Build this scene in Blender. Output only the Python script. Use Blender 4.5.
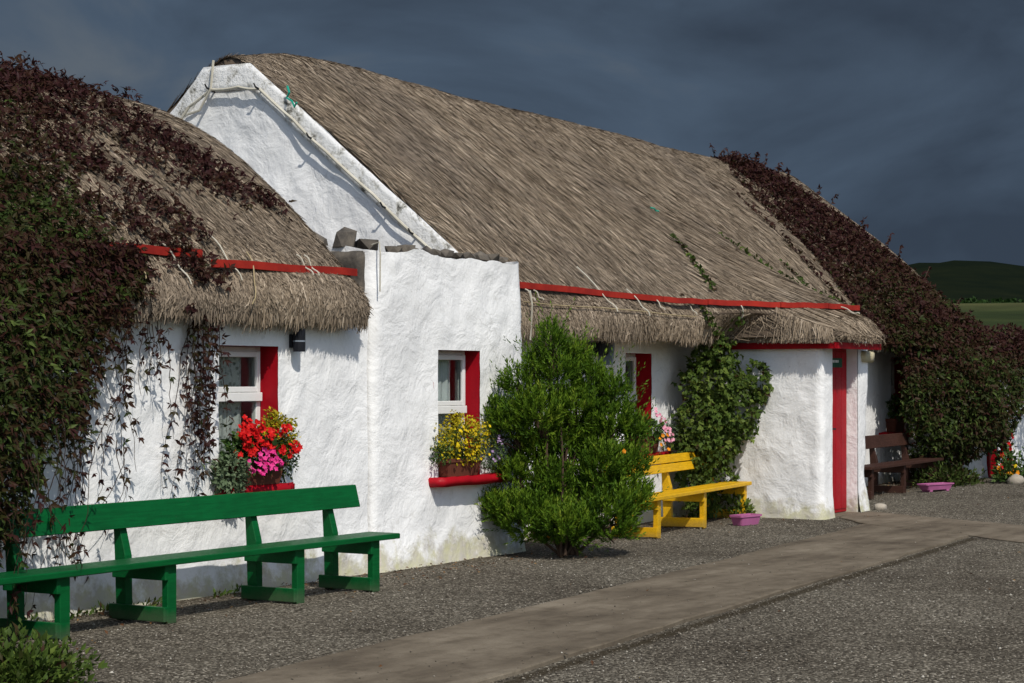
import bpy, bmesh, math, random
import numpy as np
from mathutils import Vector
random.seed(7)
R = np.random.default_rng(11)
rad = math.radians
scene = bpy.context.scene
for o in list(bpy.data.objects):
    bpy.data.objects.remove(o)
col = scene.collection

# ------------------------------------------------------------------ camera
cam_d = bpy.data.cameras.new('camera')
cam = bpy.data.objects.new('camera', cam_d)
col.objects.link(cam)
cam_d.sensor_width = 36.0
cam_d.lens = 70.3
cam_d.shift_y = 0.0356
cam_d.clip_start = 0.1
cam_d.clip_end = 6000
cam.location = (0, -9.7, 1.65)
cam.rotation_euler = (rad(90), 0, -rad(90 - 30.71))
scene.camera = cam

# ------------------------------------------------------------------ light
SUN_EL, SUN_AZ = 47.0, 37.0          # azimuth measured from -Y towards -X
sun_d = bpy.data.lights.new('sun', 'SUN')
sun_d.energy = 3.5
sun_d.angle = rad(0.53)
sun_d.color = (1.0, 0.95, 0.86)
sun = bpy.data.objects.new('sun', sun_d)
col.objects.link(sun)
ce, se = math.cos(rad(SUN_EL)), math.sin(rad(SUN_EL))
to_sun = Vector((-math.sin(rad(SUN_AZ)) * ce, -math.cos(rad(SUN_AZ)) * ce, se))
sun.rotation_euler = to_sun.to_track_quat('Z', 'Y').to_euler()
sun.location = (5, -20, 30)

world = bpy.data.worlds.new('World')
scene.world = world
world.use_nodes = True
wn, wl = world.node_tree.nodes, world.node_tree.links
wn.clear()
w_out = wn.new('ShaderNodeOutputWorld')
sky = wn.new('ShaderNodeTexSky')
sky.sky_type = 'NISHITA'
sky.sun_disc = False
sky.sun_elevation = rad(SUN_EL)
sky.sun_rotation = rad(180 + SUN_AZ)
bg_clear = wn.new('ShaderNodeBackground')
bg_clear.inputs['Strength'].default_value = 0.11
wl.new(sky.outputs[0], bg_clear.inputs['Color'])
tc = wn.new('ShaderNodeTexCoord')
mp = wn.new('ShaderNodeMapping')
mp.inputs['Scale'].default_value = (1.0, 1.0, 2.2)
wl.new(tc.outputs['Generated'], mp.inputs['Vector'])
n1 = wn.new('ShaderNodeTexNoise')
n1.inputs['Scale'].default_value = 5.0
n1.inputs['Detail'].default_value = 6
n1.inputs['Roughness'].default_value = 0.52
n1.inputs['Distortion'].default_value = 0.5
wl.new(mp.outputs[0], n1.inputs['Vector'])
cr = wn.new('ShaderNodeValToRGB')
cr.color_ramp.elements[0].position = 0.30
cr.color_ramp.elements[0].color = (0.036, 0.052, 0.078, 1)
cr.color_ramp.elements[1].position = 0.74
cr.color_ramp.elements[1].color = (0.128, 0.148, 0.168, 1)
_e = cr.color_ramp.elements.new(0.52); _e.color = (0.066, 0.097, 0.142, 1)
wl.new(n1.outputs['Fac'], cr.inputs[0])
bg_storm = wn.new('ShaderNodeBackground')
bg_storm.inputs['Strength'].default_value = 1.0
wl.new(cr.outputs[0], bg_storm.inputs['Color'])
# the storm bank fills the half of the sky away from the sun; the sun's half is open
dt = wn.new('ShaderNodeVectorMath'); dt.operation = 'DOT_PRODUCT'
wl.new(tc.outputs['Generated'], dt.inputs[0])
dt.inputs[1].default_value = (math.sin(rad(SUN_AZ)), math.cos(rad(SUN_AZ)), 0)
n2 = wn.new('ShaderNodeTexNoise')
n2.inputs['Scale'].default_value = 2.2
n2.inputs['Detail'].default_value = 5
wl.new(tc.outputs['Generated'], n2.inputs['Vector'])
ma = wn.new('ShaderNodeMath'); ma.operation = 'MULTIPLY_ADD'
ma.inputs[1].default_value = 0.7
wl.new(n2.outputs['Fac'], ma.inputs[0]); wl.new(dt.outputs['Value'], ma.inputs[2])
mr = wn.new('ShaderNodeMapRange'); mr.interpolation_type = 'SMOOTHSTEP'
mr.inputs['From Min'].default_value = 0.25
mr.inputs['From Max'].default_value = 0.75
wl.new(ma.outputs[0], mr.inputs['Value'])
mixw = wn.new('ShaderNodeMixShader')
wl.new(mr.outputs[0], mixw.inputs[0])
wl.new(bg_clear.outputs[0], mixw.inputs[1]); wl.new(bg_storm.outputs[0], mixw.inputs[2])
wl.new(mixw.outputs[0], w_out.inputs['Surface'])

scene.view_settings.view_transform = 'Standard'
scene.view_settings.look = 'None'
scene.view_settings.exposure = 0.0
scene.view_settings.gamma = 1.0
scene.view_settings.use_curve_mapping = False
scene.render.engine = 'CYCLES'
scene.cycles.max_bounces = 5
scene.cycles.diffuse_bounces = 3
scene.cycles.glossy_bounces = 2
scene.cycles.transparent_max_bounces = 8

# ------------------------------------------------------------------ helpers
def vnoise(p, seed=0):
    """smooth value noise in -1..1 for an (N,3) array"""
    p = np.asarray(p, float)
    i = np.floor(p).astype(np.int64); f = p - i
    f = f * f * (3 - 2 * f)
    def h(ix, iy, iz):
        n = (ix * 374761393 + iy * 668265263 + iz * 2147483647 + seed * 974711) & 0xffffffff
        n = ((n ^ (n >> 13)) * 1274126177) & 0xffffffff
        n = (n ^ (n >> 16)) & 0xffff
        return n / 32767.5 - 1.0
    r = 0
    for dx in (0, 1):
        wx = f[:, 0] if dx else 1 - f[:, 0]
        for dy in (0, 1):
            wy = f[:, 1] if dy else 1 - f[:, 1]
            for dz in (0, 1):
                wz = f[:, 2] if dz else 1 - f[:, 2]
                r = r + wx * wy * wz * h(i[:, 0] + dx, i[:, 1] + dy, i[:, 2] + dz)
    return r

def fbm(p, seed=0, octv=3):
    p = np.asarray(p, float); r = 0; a = 1.0
    for k in range(octv):
        r = r + a * vnoise(p * (2 ** k), seed + k * 7); a *= 0.5
    return r

def tag(o, label=None, cat=None, group=None, kind=None):
    if label: o['label'] = label
    if cat: o['category'] = cat
    if group: o['group'] = group
    if kind: o['kind'] = kind
    return o

def thing(name, label, cat, loc=(0, 0, 0), rz=0.0, group=None):
    o = bpy.data.objects.new(name, None)
    o.empty_display_size = 0.2
    col.objects.link(o)
    o.location = loc
    o.rotation_euler = (0, 0, rz)
    return tag(o, label, cat, group)

def link(name, me, mat, parent=None, smooth=False, world_space=False):
    o = bpy.data.objects.new(name, me)
    col.objects.link(o)
    if mat is not None and not me.materials:
        me.materials.append(mat)
    if smooth:
        me.polygons.foreach_set('use_smooth', np.ones(len(me.polygons), bool))
    if parent is not None:
        o.parent = parent
        if world_space:
            m = parent.matrix_basis.inverted()
            p = parent.parent
            if p is not None:
                m = m @ p.matrix_basis.inverted()
            o.matrix_basis = m
    return o

def npmesh(name, v, f, mat, parent=None, smooth=False, ws=False, tone=None):
    """v (N,3); f (M,3) or (M,4) int array"""
    v = np.ascontiguousarray(v, dtype=np.float32); f = np.ascontiguousarray(f, dtype=np.int32)
    me = bpy.data.meshes.new(name)
    me.vertices.add(len(v)); me.vertices.foreach_set('co', v.ravel())
    k = f.shape[1]
    me.loops.add(f.size); me.loops.foreach_set('vertex_index', f.ravel())
    me.polygons.add(len(f))
    me.polygons.foreach_set('loop_start', np.arange(0, f.size, k, dtype=np.int32))
    if tone is not None:
        at = me.attributes.new('tone', 'FLOAT', 'POINT')
        at.data.foreach_set('value', np.ascontiguousarray(tone, dtype=np.float32))
    me.update(calc_edges=True)
    return link(name, me, mat, parent, smooth, ws)

class MB:
    """collects shapes into one bmesh"""
    def __init__(self): self.bm = bmesh.new()
    def box(self, x0, x1, y0, y1, z0, z1, bev=0.004):
        bm2 = bmesh.new()
        bmesh.ops.create_cube(bm2, size=1)
        for v in bm2.verts:
            v.co = ((x0 + x1) / 2 + v.co.x * (x1 - x0), (y0 + y1) / 2 + v.co.y * (y1 - y0), (z0 + z1) / 2 + v.co.z * (z1 - z0))
        if bev: bmesh.ops.bevel(bm2, geom=bm2.edges[:], offset=bev, segments=1, affect='EDGES')
        self._merge(bm2); return self
    def _merge(self, bm2):
        me = bpy.data.meshes.new('tmp'); bm2.to_mesh(me); bm2.free()
        self.bm.from_mesh(me); bpy.data.meshes.remove(me)
    def prism(self, poly, axis, a0, a1, bev=0.003):
        """poly: 2-D outline in the plane across axis ('x': (y,z), 'y': (x,z), 'z': (x,y))"""
        def p3(p, a):
            return {'x': (a, p[0], p[1]), 'y': (p[0], a, p[1]), 'z': (p[0], p[1], a)}[axis]
        bm2 = bmesh.new()
        A = [bm2.verts.new(p3(p, a0)) for p in poly]
        B = [bm2.verts.new(p3(p, a1)) for p in poly]
        n = len(poly)
        bm2.faces.new(A); bm2.faces.new(B[::-1])
        for i in range(n): bm2.faces.new((A[i], B[i], B[(i + 1) % n], A[(i + 1) % n]))
        bmesh.ops.recalc_face_normals(bm2, faces=bm2.faces[:])
        if bev: bmesh.ops.bevel(bm2, geom=bm2.edges[:], offset=bev, segments=1, affect='EDGES')
        self._merge(bm2); return self
    def tube(self, pts, r, n=6, r1=None):
        pts = [Vector(p) for p in pts]; rings = []
        for i, p in enumerate(pts):
            d = (pts[min(i + 1, len(pts) - 1)] - pts[max(i - 1, 0)]).normalized()
            a = d.orthogonal().normalized() if i == 0 else (a - d * a.dot(d)).normalized()
            b = d.cross(a)
            t = i / max(1, len(pts) - 1)
            rr = r if r1 is None else r + (r1 - r) * t
            rings.append([self.bm.verts.new(p + (a * math.cos(2 * math.pi * k / n) + b * math.sin(2 * math.pi * k / n)) * rr) for k in range(n)])
        for i in range(len(rings) - 1):
            for k in range(n):
                self.bm.faces.new((rings[i][k], rings[i][(k + 1) % n], rings[i + 1][(k + 1) % n], rings[i + 1][k]))
        self.bm.faces.new(rings[0][::-1]); self.bm.faces.new(rings[-1])
        return self
    def loft(self, rings, cap0=True, cap1=True):
        vs = [[self.bm.verts.new(p) for p in r] for r in rings]
        n = len(vs[0])
        for i in range(len(vs) - 1):
            for k in range(n):
                self.bm.faces.new((vs[i][k], vs[i][(k + 1) % n], vs[i + 1][(k + 1) % n], vs[i + 1][k]))
        if cap0: self.bm.faces.new(vs[0][::-1])
        if cap1: self.bm.faces.new(vs[-1])
        return self
    def build(self, name, mat, parent=None, smooth=False, ws=False):
        me = bpy.data.meshes.new(name)
        bmesh.ops.recalc_face_normals(self.bm, faces=self.bm.faces[:])
        self.bm.to_mesh(me); self.bm.free()
        return link(name, me, mat, parent, smooth, ws)

# ------------------------------------------------------------------ materials
MAT = {}
def new_mat(name):
    m = bpy.data.materials.new(name); m.use_nodes = True
    nt = m.node_tree; nt.nodes.clear()
    out = nt.nodes.new('ShaderNodeOutputMaterial')
    b = nt.nodes.new('ShaderNodeBsdfPrincipled')
    nt.links.new(b.outputs[0], out.inputs['Surface'])
    MAT[name] = m
    return m, nt, b, out
def N(nt, t, **kw):
    n = nt.nodes.new(t)
    for k, v in kw.items():
        if k.startswith('_'): setattr(n, k[1:], v)
        else: n.inputs[k.replace('__', ' ')].default_value = v
    return n
def ramp(nt, stops, interp='LINEAR'):
    n = nt.nodes.new('ShaderNodeValToRGB'); r = n.color_ramp; r.interpolation = interp
    while len(r.elements) < len(stops): r.elements.new(0.5)
    for e, (p, c) in zip(r.elements, stops):
        e.position = p; e.color = (*c, 1)
    return n
def noise(nt, vec, scale, detail=4, rough=0.55, dist=0.0):
    n = nt.nodes.new('ShaderNodeTexNoise')
    n.inputs['Scale'].default_value = scale; n.inputs['Detail'].default_value = detail
    n.inputs['Roughness'].default_value = rough; n.inputs['Distortion'].default_value = dist
    if vec is not None: nt.links.new(vec, n.inputs['Vector'])
    return n
def mixc(nt, fac, a, b, mode='MIX'):
    n = nt.nodes.new('ShaderNodeMix'); n.data_type = 'RGBA'; n.blend_type = mode
    if isinstance(fac, float): n.inputs[0].default_value = fac
    else: nt.links.new(fac, n.inputs[0])
    for s, i in ((a, 6), (b, 7)):
        if isinstance(s, tuple): n.inputs[i].default_value = (*s, 1)
        else: nt.links.new(s, n.inputs[i])
    return n.outputs[2]
def bump(nt, b, h, strength, dist, prev=None):
    n = nt.nodes.new('ShaderNodeBump'); n.inputs['Strength'].default_value = strength; n.inputs['Distance'].default_value = dist
    nt.links.new(h, n.inputs['Height'])
    if prev is not None: nt.links.new(prev, n.inputs['Normal'])
    if b is not None: nt.links.new(n.outputs[0], b.inputs['Normal'])
    return n.outputs[0]
def pos(nt):
    return nt.nodes.new('ShaderNodeNewGeometry').outputs['Position']
def mathn(nt, op, a, b=None, clamp=False):
    n = nt.nodes.new('ShaderNodeMath'); n.operation = op; n.use_clamp = clamp
    for i, s in enumerate((a, b)):
        if s is None: continue
        if isinstance(s, (int, float)): n.inputs[i].default_value = s
        else: nt.links.new(s, n.inputs[i])
    return n.outputs[0]
def maprange(nt, v, a, b, c=0.0, d=1.0):
    n = nt.nodes.new('ShaderNodeMapRange')
    nt.links.new(v, n.inputs[0])
    for i, x in enumerate((a, b, c, d)): n.inputs[i + 1].default_value = x
    return n.outputs[0]

def m_plaster():
    m, nt, b, out = new_mat('whitewash')
    P = pos(nt)
    n_a = noise(nt, P, 1.3, 5, 0.6)
    n_b = noise(nt, P, 9, 5, 0.65)
    n_c = noise(nt, P, 46, 4, 0.6)
    c1 = ramp(nt, [(0.3, (0.76, 0.762, 0.762)), (0.5, (0.835, 0.835, 0.83)), (0.8, (0.855, 0.855, 0.85))])
    nt.links.new(n_a.outputs[0], c1.inputs[0])
    c2 = ramp(nt, [(0.26, (0.66, 0.65, 0.63)), (0.39, (1, 1, 1))])
    nt.links.new(n_b.outputs[0], c2.inputs[0])
    c = mixc(nt, 0.55, c1.outputs[0], c2.outputs[0], 'MULTIPLY')
    # algae and splash stains along the foot of the wall
    sep = nt.nodes.new('ShaderNodeSeparateXYZ'); nt.links.new(P, sep.inputs[0])
    st = noise(nt, P, 3.5, 5, 0.7)
    hh = mathn(nt, 'MULTIPLY_ADD', st.outputs[0], 0.95); nt.nodes[-1].inputs[2].default_value = -0.22
    fac = mathn(nt, 'SUBTRACT', hh, sep.outputs[2])
    fac = maprange(nt, fac, 0.0, 0.16, 0.0, 0.72)
    st2 = ramp(nt, [(0.35, (0.42, 0.40, 0.16)), (0.65, (0.40, 0.36, 0.30))])
    nt.links.new(n_b.outputs[0], st2.inputs[0])
    c = mixc(nt, fac, c, st2.outputs[0])
    # scuffed patches
    sc = noise(nt, P, 22, 4, 0.7, 0.4)
    scf = maprange(nt, sc.outputs[0], 0.66, 0.74, 0.0, 0.5)
    c = mixc(nt, scf, c, (0.46, 0.44, 0.41))
    # hairline cracks in the limewash, only here and there
    wv = noise(nt, P, 2.2, 3, 0.6)
    wp = nt.nodes.new('ShaderNodeVectorMath'); wp.operation = 'MULTIPLY_ADD'
    nt.links.new(wv.outputs['Color'], wp.inputs[0]); wp.inputs[1].default_value = (.5, .5, .5); nt.links.new(P, wp.inputs[2])
    ck = nt.nodes.new('ShaderNodeTexVoronoi'); ck.feature = 'DISTANCE_TO_EDGE'; ck.inputs['Scale'].default_value = 1.1
    nt.links.new(wp.outputs[0], ck.inputs['Vector'])
    ckf = maprange(nt, ck.outputs['Distance'], 0.003, 0.008, 0.28, 0.0)
    ckm = maprange(nt, n_a.outputs[0], 0.50, 0.60)
    c = mixc(nt, mathn(nt, 'MULTIPLY', ckf, ckm), c, (0.40, 0.39, 0.37))
    # grey weather smudges
    sm = noise(nt, P, 3.1, 6, 0.72, 0.6)
    c = mixc(nt, maprange(nt, sm.outputs[0], 0.60, 0.74, 0.0, 0.42), c, (0.50, 0.50, 0.50))
    nt.links.new(c, b.inputs['Base Color'])
    b.inputs['Roughness'].default_value = 0.9
    b.inputs['Specular IOR Level'].default_value = 0.1
    n_l = noise(nt, P, 3.4, 4, 0.6, 0.5)
    x0_ = bump(nt, None, n_l.outputs[0], 0.5, 0.06)
    x = bump(nt, None, n_b.outputs[0], 0.3, 0.03, x0_)
    bump(nt, b, n_c.outputs[0], 0.3, 0.008, x)
    # second flavour: weathered coping with bare patches
    m2, nt, b, out = new_mat('worn_whitewash')
    P = pos(nt)
    n_b = noise(nt, P, 7, 6, 0.7)
    n_c = noise(nt, P, 40, 4, 0.6)
    c1 = ramp(nt, [(0.33, (0.10, 0.095, 0.08)), (0.40, (0.5, 0.49, 0.45)), (0.49, (0.80, 0.80, 0.79))])
    nt.links.new(n_b.outputs[0], c1.inputs[0])
    nt.links.new(c1.outputs[0], b.inputs['Base Color'])
    b.inputs['Roughness'].default_value = 0.95
    x = bump(nt, None, n_b.outputs[0], 0.8, 0.03)
    bump(nt, b, n_c.outputs[0], 0.6, 0.01, x)
m_plaster()

def m_paint(name, colr, dark, rough=0.45, wear=0.35, grain=False):
    m, nt, b, out = new_mat(name)
    P = pos(nt)
    n_a = noise(nt, P, 5, 5, 0.6)
    n_b = noise(nt, P, 38, 5, 0.65)
    f = maprange(nt, n_a.outputs[0], 0.3, 0.75)
    c = mixc(nt, f, dark, colr)
    f2 = maprange(nt, n_b.outputs[0], 0.66, 0.72, 0.0, wear)
    c = mixc(nt, f2, c, tuple(0.45 * x + 0.05 for x in dark))
    h = n_b.outputs[0]
    if grain:
        mp_ = nt.nodes.new('ShaderNodeMapping'); mp_.inputs['Scale'].default_value = (2.0, 34, 34); nt.links.new(P, mp_.inputs[0])
        n_g = noise(nt, mp_.outputs[0], 2.0, 5, 0.65, 0.3)
        c = mixc(nt, maprange(nt, n_g.outputs[0], 0.35, 0.65, 0.45, 0.0), c, tuple(0.45 * x for x in dark))
        c = mixc(nt, maprange(nt, n_g.outputs[0], 0.70, 0.76, 0.0, 0.55), c, (0.20, 0.17, 0.13))
        sep = nt.nodes.new('ShaderNodeSeparateXYZ'); nt.links.new(P, sep.inputs[0])
        z_ = mathn(nt, 'MULTIPLY_ADD', n_a.outputs[0], -0.22); nt.links.new(sep.outputs[2], nt.nodes[-1].inputs[2])
        c = mixc(nt, maprange(nt, z_, -0.08, 0.0, 0.4, 0.0), c, (0.10, 0.088, 0.066))
        h = n_g.outputs[0]
    nt.links.new(c, b.inputs['Base Color'])
    b.inputs['Specular IOR Level'].default_value = 0.12
    nt.links.new(maprange(nt, n_b.outputs[0], 0.3, 0.7, rough - 0.1, rough + 0.15), b.inputs['Roughness'])
    bump(nt, b, h, 0.3, 0.004)
    return m
m_paint('green_paint', (0.002, 0.112, 0.027), (0.002, 0.082, 0.020), 0.42, .3, True)
m_paint('yellow_paint', (0.80, 0.47, 0.012), (0.66, 0.37, 0.010), 0.45, .3, True)
m_paint('brown_paint', (0.066, 0.030, 0.022), (0.046, 0.022, 0.016), 0.5, .3, True)
m_paint('red_paint', (0.38, 0.006, 0.014), (0.28, 0.005, 0.012), 0.45)
m_paint('orange_red_paint', (0.40, 0.030, 0.018), (0.22, 0.016, 0.012), 0.6, .5)
m_paint('white_paint', (0.80, 0.80, 0.79), (0.70, 0.70, 0.68), 0.4, 0.15)
m_paint('pink_plastic', (0.42, 0.13, 0.28), (0.33, 0.10, 0.22), 0.4, 0.2)
m_paint('terracotta', (0.15, 0.050, 0.030), (0.105, 0.036, 0.024), 0.65)
m_paint('black_metal', (0.018, 0.020, 0.026), (0.012, 0.013, 0.016), 0.4, 0.1)
m_paint('grey_metal', (0.22, 0.26, 0.30), (0.18, 0.21, 0.25), 0.35, 0.1)
m_paint('sign_green', (0.006, 0.075, 0.038), (0.005, 0.06, 0.03), 0.4, 0.0)
m_paint('rope', (0.62, 0.59, 0.50), (0.44, 0.41, 0.33), 0.9, 0.1)
m_paint('twine', (0.42, 0.34, 0.20), (0.30, 0.24, 0.14), 0.9, 0.1)
m_paint('green_twine', (0.02, 0.36, 0.26), (0.02, 0.28, 0.2), 0.7, 0.0)
m_paint('bark', (0.085, 0.055, 0.038), (0.045, 0.030, 0.022), 0.9, 0.2)
m_paint('soil', (0.035, 0.024, 0.016), (0.02, 0.014, 0.01), 0.95, 0.1)
m_paint('unlit_room_dark', (0.03, 0.028, 0.026), (0.02, 0.02, 0.02), 0.9, 0.0)  # near-black colour that paints in the darkness of the unlit rooms

def m_stone(name, a, c, rough=0.9, scale=8):
    m, nt, b, out = new_mat(name)
    P = pos(nt)
    n = noise(nt, P, scale, 6, 0.65)
    r = ramp(nt, [(0.3, a), (0.7, c)])
    nt.links.new(n.outputs[0], r.inputs[0]); nt.links.new(r.outputs[0], b.inputs['Base Color'])
    b.inputs['Roughness'].default_value = rough
    bump(nt, b, n.outputs[0], 0.6, 0.02)
    return m
m_stone('field_stone', (0.045, 0.040, 0.036), (0.17, 0.145, 0.115))
m_stone('cream_stone', (0.42, 0.36, 0.22), (0.60, 0.54, 0.36))
m_stone('pale_stone', (0.26, 0.225, 0.18), (0.44, 0.39, 0.32))

def m_concrete():
    m, nt, b, out = new_mat('concrete')
    P = pos(nt)
    n1 = noise(nt, P, 0.9, 6, 0.6, 0.3); n2 = noise(nt, P, 6, 5, 0.65); n3 = noise(nt, P, 90, 3, 0.6)
    mp = nt.nodes.new('ShaderNodeMapping'); mp.inputs['Rotation'].default_value = (0, 0, rad(-4)); mp.inputs['Scale'].default_value = (0.35, 1.6, 1)
    nt.links.new(P, mp.inputs[0])
    n4 = noise(nt, mp.outputs[0], 1.5, 5, 0.65)
    r1 = ramp(nt, [(0.34, (0.078, 0.062, 0.044)), (0.47, (0.150, 0.122, 0.088)), (0.64, (0.255, 0.215, 0.160))])
    f = mathn(nt, 'ADD', mathn(nt, 'MULTIPLY', n1.outputs[0], 0.4), mathn(nt, 'MULTIPLY', n4.outputs[0], 0.6))
    nt.links.new(f, r1.inputs[0])
    r2 = ramp(nt, [(0.34, (0.62, 0.6, 0.58)), (0.52, (1, 1, 1))])
    nt.links.new(n2.outputs[0], r2.inputs[0])
    c = mixc(nt, 0.7, r1.outputs[0], r2.outputs[0], 'MULTIPLY')
    c = mixc(nt, maprange(nt, n3.outputs[0], 0.35, 0.7, 0.0, 0.35), c, (0.09, 0.08, 0.07))
    n5 = noise(nt, P, 26, 4, 0.75)
    c = mixc(nt, maprange(nt, n5.outputs[0], 0.62, 0.70, 0.0, 0.6), c, (0.055, 0.045, 0.032))
    b.inputs['Specular IOR Level'].default_value = 0.08
    nt.links.new(c, b.inputs['Base Color']); b.inputs['Roughness'].default_value = 0.9
    x = bump(nt, None, n2.outputs[0], 0.4, 0.02); bump(nt, b, n3.outputs[0], 0.5, 0.006, x)
m_concrete()

def m_ground():
    m, nt, b, out = new_mat('gravel_and_grass')
    P = pos(nt)
    vo = nt.nodes.new('ShaderNodeTexVoronoi'); vo.inputs['Scale'].default_value = 62
    nt.links.new(P, vo.inputs['Vector'])
    sepc = nt.nodes.new('ShaderNodeSeparateColor'); nt.links.new(vo.outputs['Color'], sepc.inputs[0])
    rc = ramp(nt, [(0.0, (0.060, 0.053, 0.043)), (0.45, (0.150, 0.136, 0.112)), (0.78, (0.24, 0.222, 0.185)), (0.92, (0.40, 0.37, 0.31)), (1.0, (0.62, 0.58, 0.50))])
    nt.links.new(sepc.outputs[0], rc.inputs[0])
    edge = ramp(nt, [(0.0, (1, 1, 1)), (0.75, (0.45, 0.43, 0.40))])
    dd = mathn(nt, 'MULTIPLY', vo.outputs['Distance'], 1.2)
    nt.links.new(dd, edge.inputs[0])
    g = mixc(nt, 0.8, rc.outputs[0], edge.outputs[0], 'MULTIPLY')
    big = noise(nt, P, 0.55, 5, 0.6)
    bigr = ramp(nt, [(0.3, (0.58, 0.55, 0.52)), (0.5, (0.95, 0.93, 0.90)), (0.68, (1.18, 1.17, 1.14))])
    nt.links.new(big.outputs[0], bigr.inputs[0])
    g = mixc(nt, 1.0, g, bigr.outputs[0], 'MULTIPLY')
    # fields further off
    f1 = noise(nt, P, 0.011, 4, 0.6); f2 = noise(nt, P, 0.12, 5, 0.65)
    mpf = nt.nodes.new('ShaderNodeMapping'); mpf.inputs['Scale'].default_value = (0.016, 0.006, 0.01)
    nt.links.new(P, mpf.inputs[0])
    f3 = noise(nt, mpf.outputs[0], 1.0, 3, 0.5)
    fr = ramp(nt, [(0.3, (0.014, 0.026, 0.010)), (0.46, (0.036, 0.050, 0.017)), (0.62, (0.085, 0.088, 0.036))])
    nt.links.new(f3.outputs[0], fr.inputs[0])
    fr2 = ramp(nt, [(0.3, (0.6, 0.6, 0.6)), (0.7, (1.1, 1.1, 1.0))]); nt.links.new(f2.outputs[0], fr2.inputs[0])
    fc = mixc(nt, 0.8, fr.outputs[0], fr2.outputs[0], 'MULTIPLY')
    sep = nt.nodes.new('ShaderNodeSeparateXYZ'); nt.links.new(P, sep.inputs[0])
    wob = noise(nt, P, 0.6, 4, 0.6)
    xx = mathn(nt, 'MULTIPLY_ADD', wob.outputs[0], 3.0); nt.links.new(sep.outputs[0], nt.nodes[-1].inputs[2])
    inx = maprange(nt, xx, 46.0, 47.0)
    yy = mathn(nt, 'MULTIPLY_ADD', wob.outputs[0], 3.0); nt.links.new(sep.outputs[1], nt.nodes[-1].inputs[2])
    iny = maprange(nt, yy, 9.5, 10.5)
    iny2 = maprange(nt, yy, -24.5, -25.5)
    inx2 = maprange(nt, xx, -24.5, -25.5)
    fac = mathn(nt, 'MAXIMUM', mathn(nt, 'MAXIMUM', inx, iny), mathn(nt, 'MAXIMUM', iny2, inx2))
    c = mixc(nt, fac, g, fc)
    # soil gap along the yard side of the footpath, darker brown towards the wall foot
    ln = mathn(nt, 'MULTIPLY_ADD', sep.outputs[0], -0.0797); nt.links.new(sep.outputs[1], nt.nodes[-1].inputs[2])
    wb2 = noise(nt, P, 5, 4, 0.6)
    dl = mathn(nt, 'ABSOLUTE', mathn(nt, 'ADD', mathn(nt, 'ADD', ln, 4.86), mathn(nt, 'MULTIPLY', wb2.outputs[0], 0.08)))
    ex = maprange(nt, sep.outputs[0], 20.0, 20.1, 1.0, 0.0)
    c = mixc(nt, mathn(nt, 'MULTIPLY', maprange(nt, dl, 0.03, 0.075, 0.85, 0.0), ex), c, (0.040, 0.031, 0.018))
    wy = mathn(nt, 'MULTIPLY_ADD', wb2.outputs[0], 0.55); nt.links.new(sep.outputs[1], nt.nodes[-1].inputs[2])
    c = mixc(nt, mathn(nt, 'MULTIPLY', maprange(nt, wy, -0.05, 0.22, 0.0, 0.6), maprange(nt, sep.outputs[0], 33.0, 34.0, 1.0, 0.0)), c, (0.060, 0.046, 0.030))
    nt.links.new(c, b.inputs['Base Color']); b.inputs['Roughness'].default_value = 0.95
    b.inputs['Specular IOR Level'].default_value = 0.08
    inv = mathn(nt, 'SUBTRACT', 1.0, dd)
    bump(nt, b, inv, 0.75, 0.012)
m_ground()

def m_hill():
    m, nt, b, out = new_mat('cloud_shaded_moor')
    P = pos(nt)
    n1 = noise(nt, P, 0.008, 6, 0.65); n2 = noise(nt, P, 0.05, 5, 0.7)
    r = ramp(nt, [(0.35, (0.005, 0.009, 0.007)), (0.55, (0.010, 0.014, 0.008)), (0.75, (0.020, 0.022, 0.012))])  # cloud shadow over the hills is put into these very dark colours
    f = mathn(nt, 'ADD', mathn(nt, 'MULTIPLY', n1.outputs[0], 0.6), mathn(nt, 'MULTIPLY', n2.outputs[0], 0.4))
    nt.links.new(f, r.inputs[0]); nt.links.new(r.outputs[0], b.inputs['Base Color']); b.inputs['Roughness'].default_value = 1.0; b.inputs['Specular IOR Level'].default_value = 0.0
m_hill()

def m_thatch():
    for name, stops in (('thatch_straw', [(0.0, (0.070, 0.050, 0.034)), (0.35, (0.205, 0.158, 0.110)), (0.7, (0.335, 0.265, 0.190)), (1.0, (0.56, 0.465, 0.36))]),
                        ('thatch_base', [(0.0, (0.045, 0.032, 0.022)), (1.0, (0.15, 0.112, 0.080))])):
        m, nt, b, out = new_mat(name)
        P = pos(nt)
        at = nt.nodes.new('ShaderNodeAttribute'); at.attribute_name = 'tone'
        n1 = noise(nt, P, 1.1, 5, 0.65)
        n2 = noise(nt, P, 30, 3, 0.6)
        if name == 'thatch_straw':
            t = mathn(nt, 'ADD', mathn(nt, 'MULTIPLY', at.outputs['Fac'], 0.75), maprange(nt, n1.outputs[0], 0.25, 0.75, -0.04, 0.24))
        else:
            t = n2.outputs[0]
        r = ramp(nt, stops); nt.links.new(t, r.inputs[0])
        n3 = noise(nt, P, 0.6, 4, 0.6)
        c = mixc(nt, maprange(nt, n3.outputs[0], 0.45, 0.75, 0.0, 0.45), r.outputs[0], (0.155, 0.128, 0.108))
        nt.links.new(c, b.inputs['Base Color']); b.inputs['Roughness'].default_value = 0.85
        b.inputs['Specular IOR Level'].default_value = 0.25
m_thatch()

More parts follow.
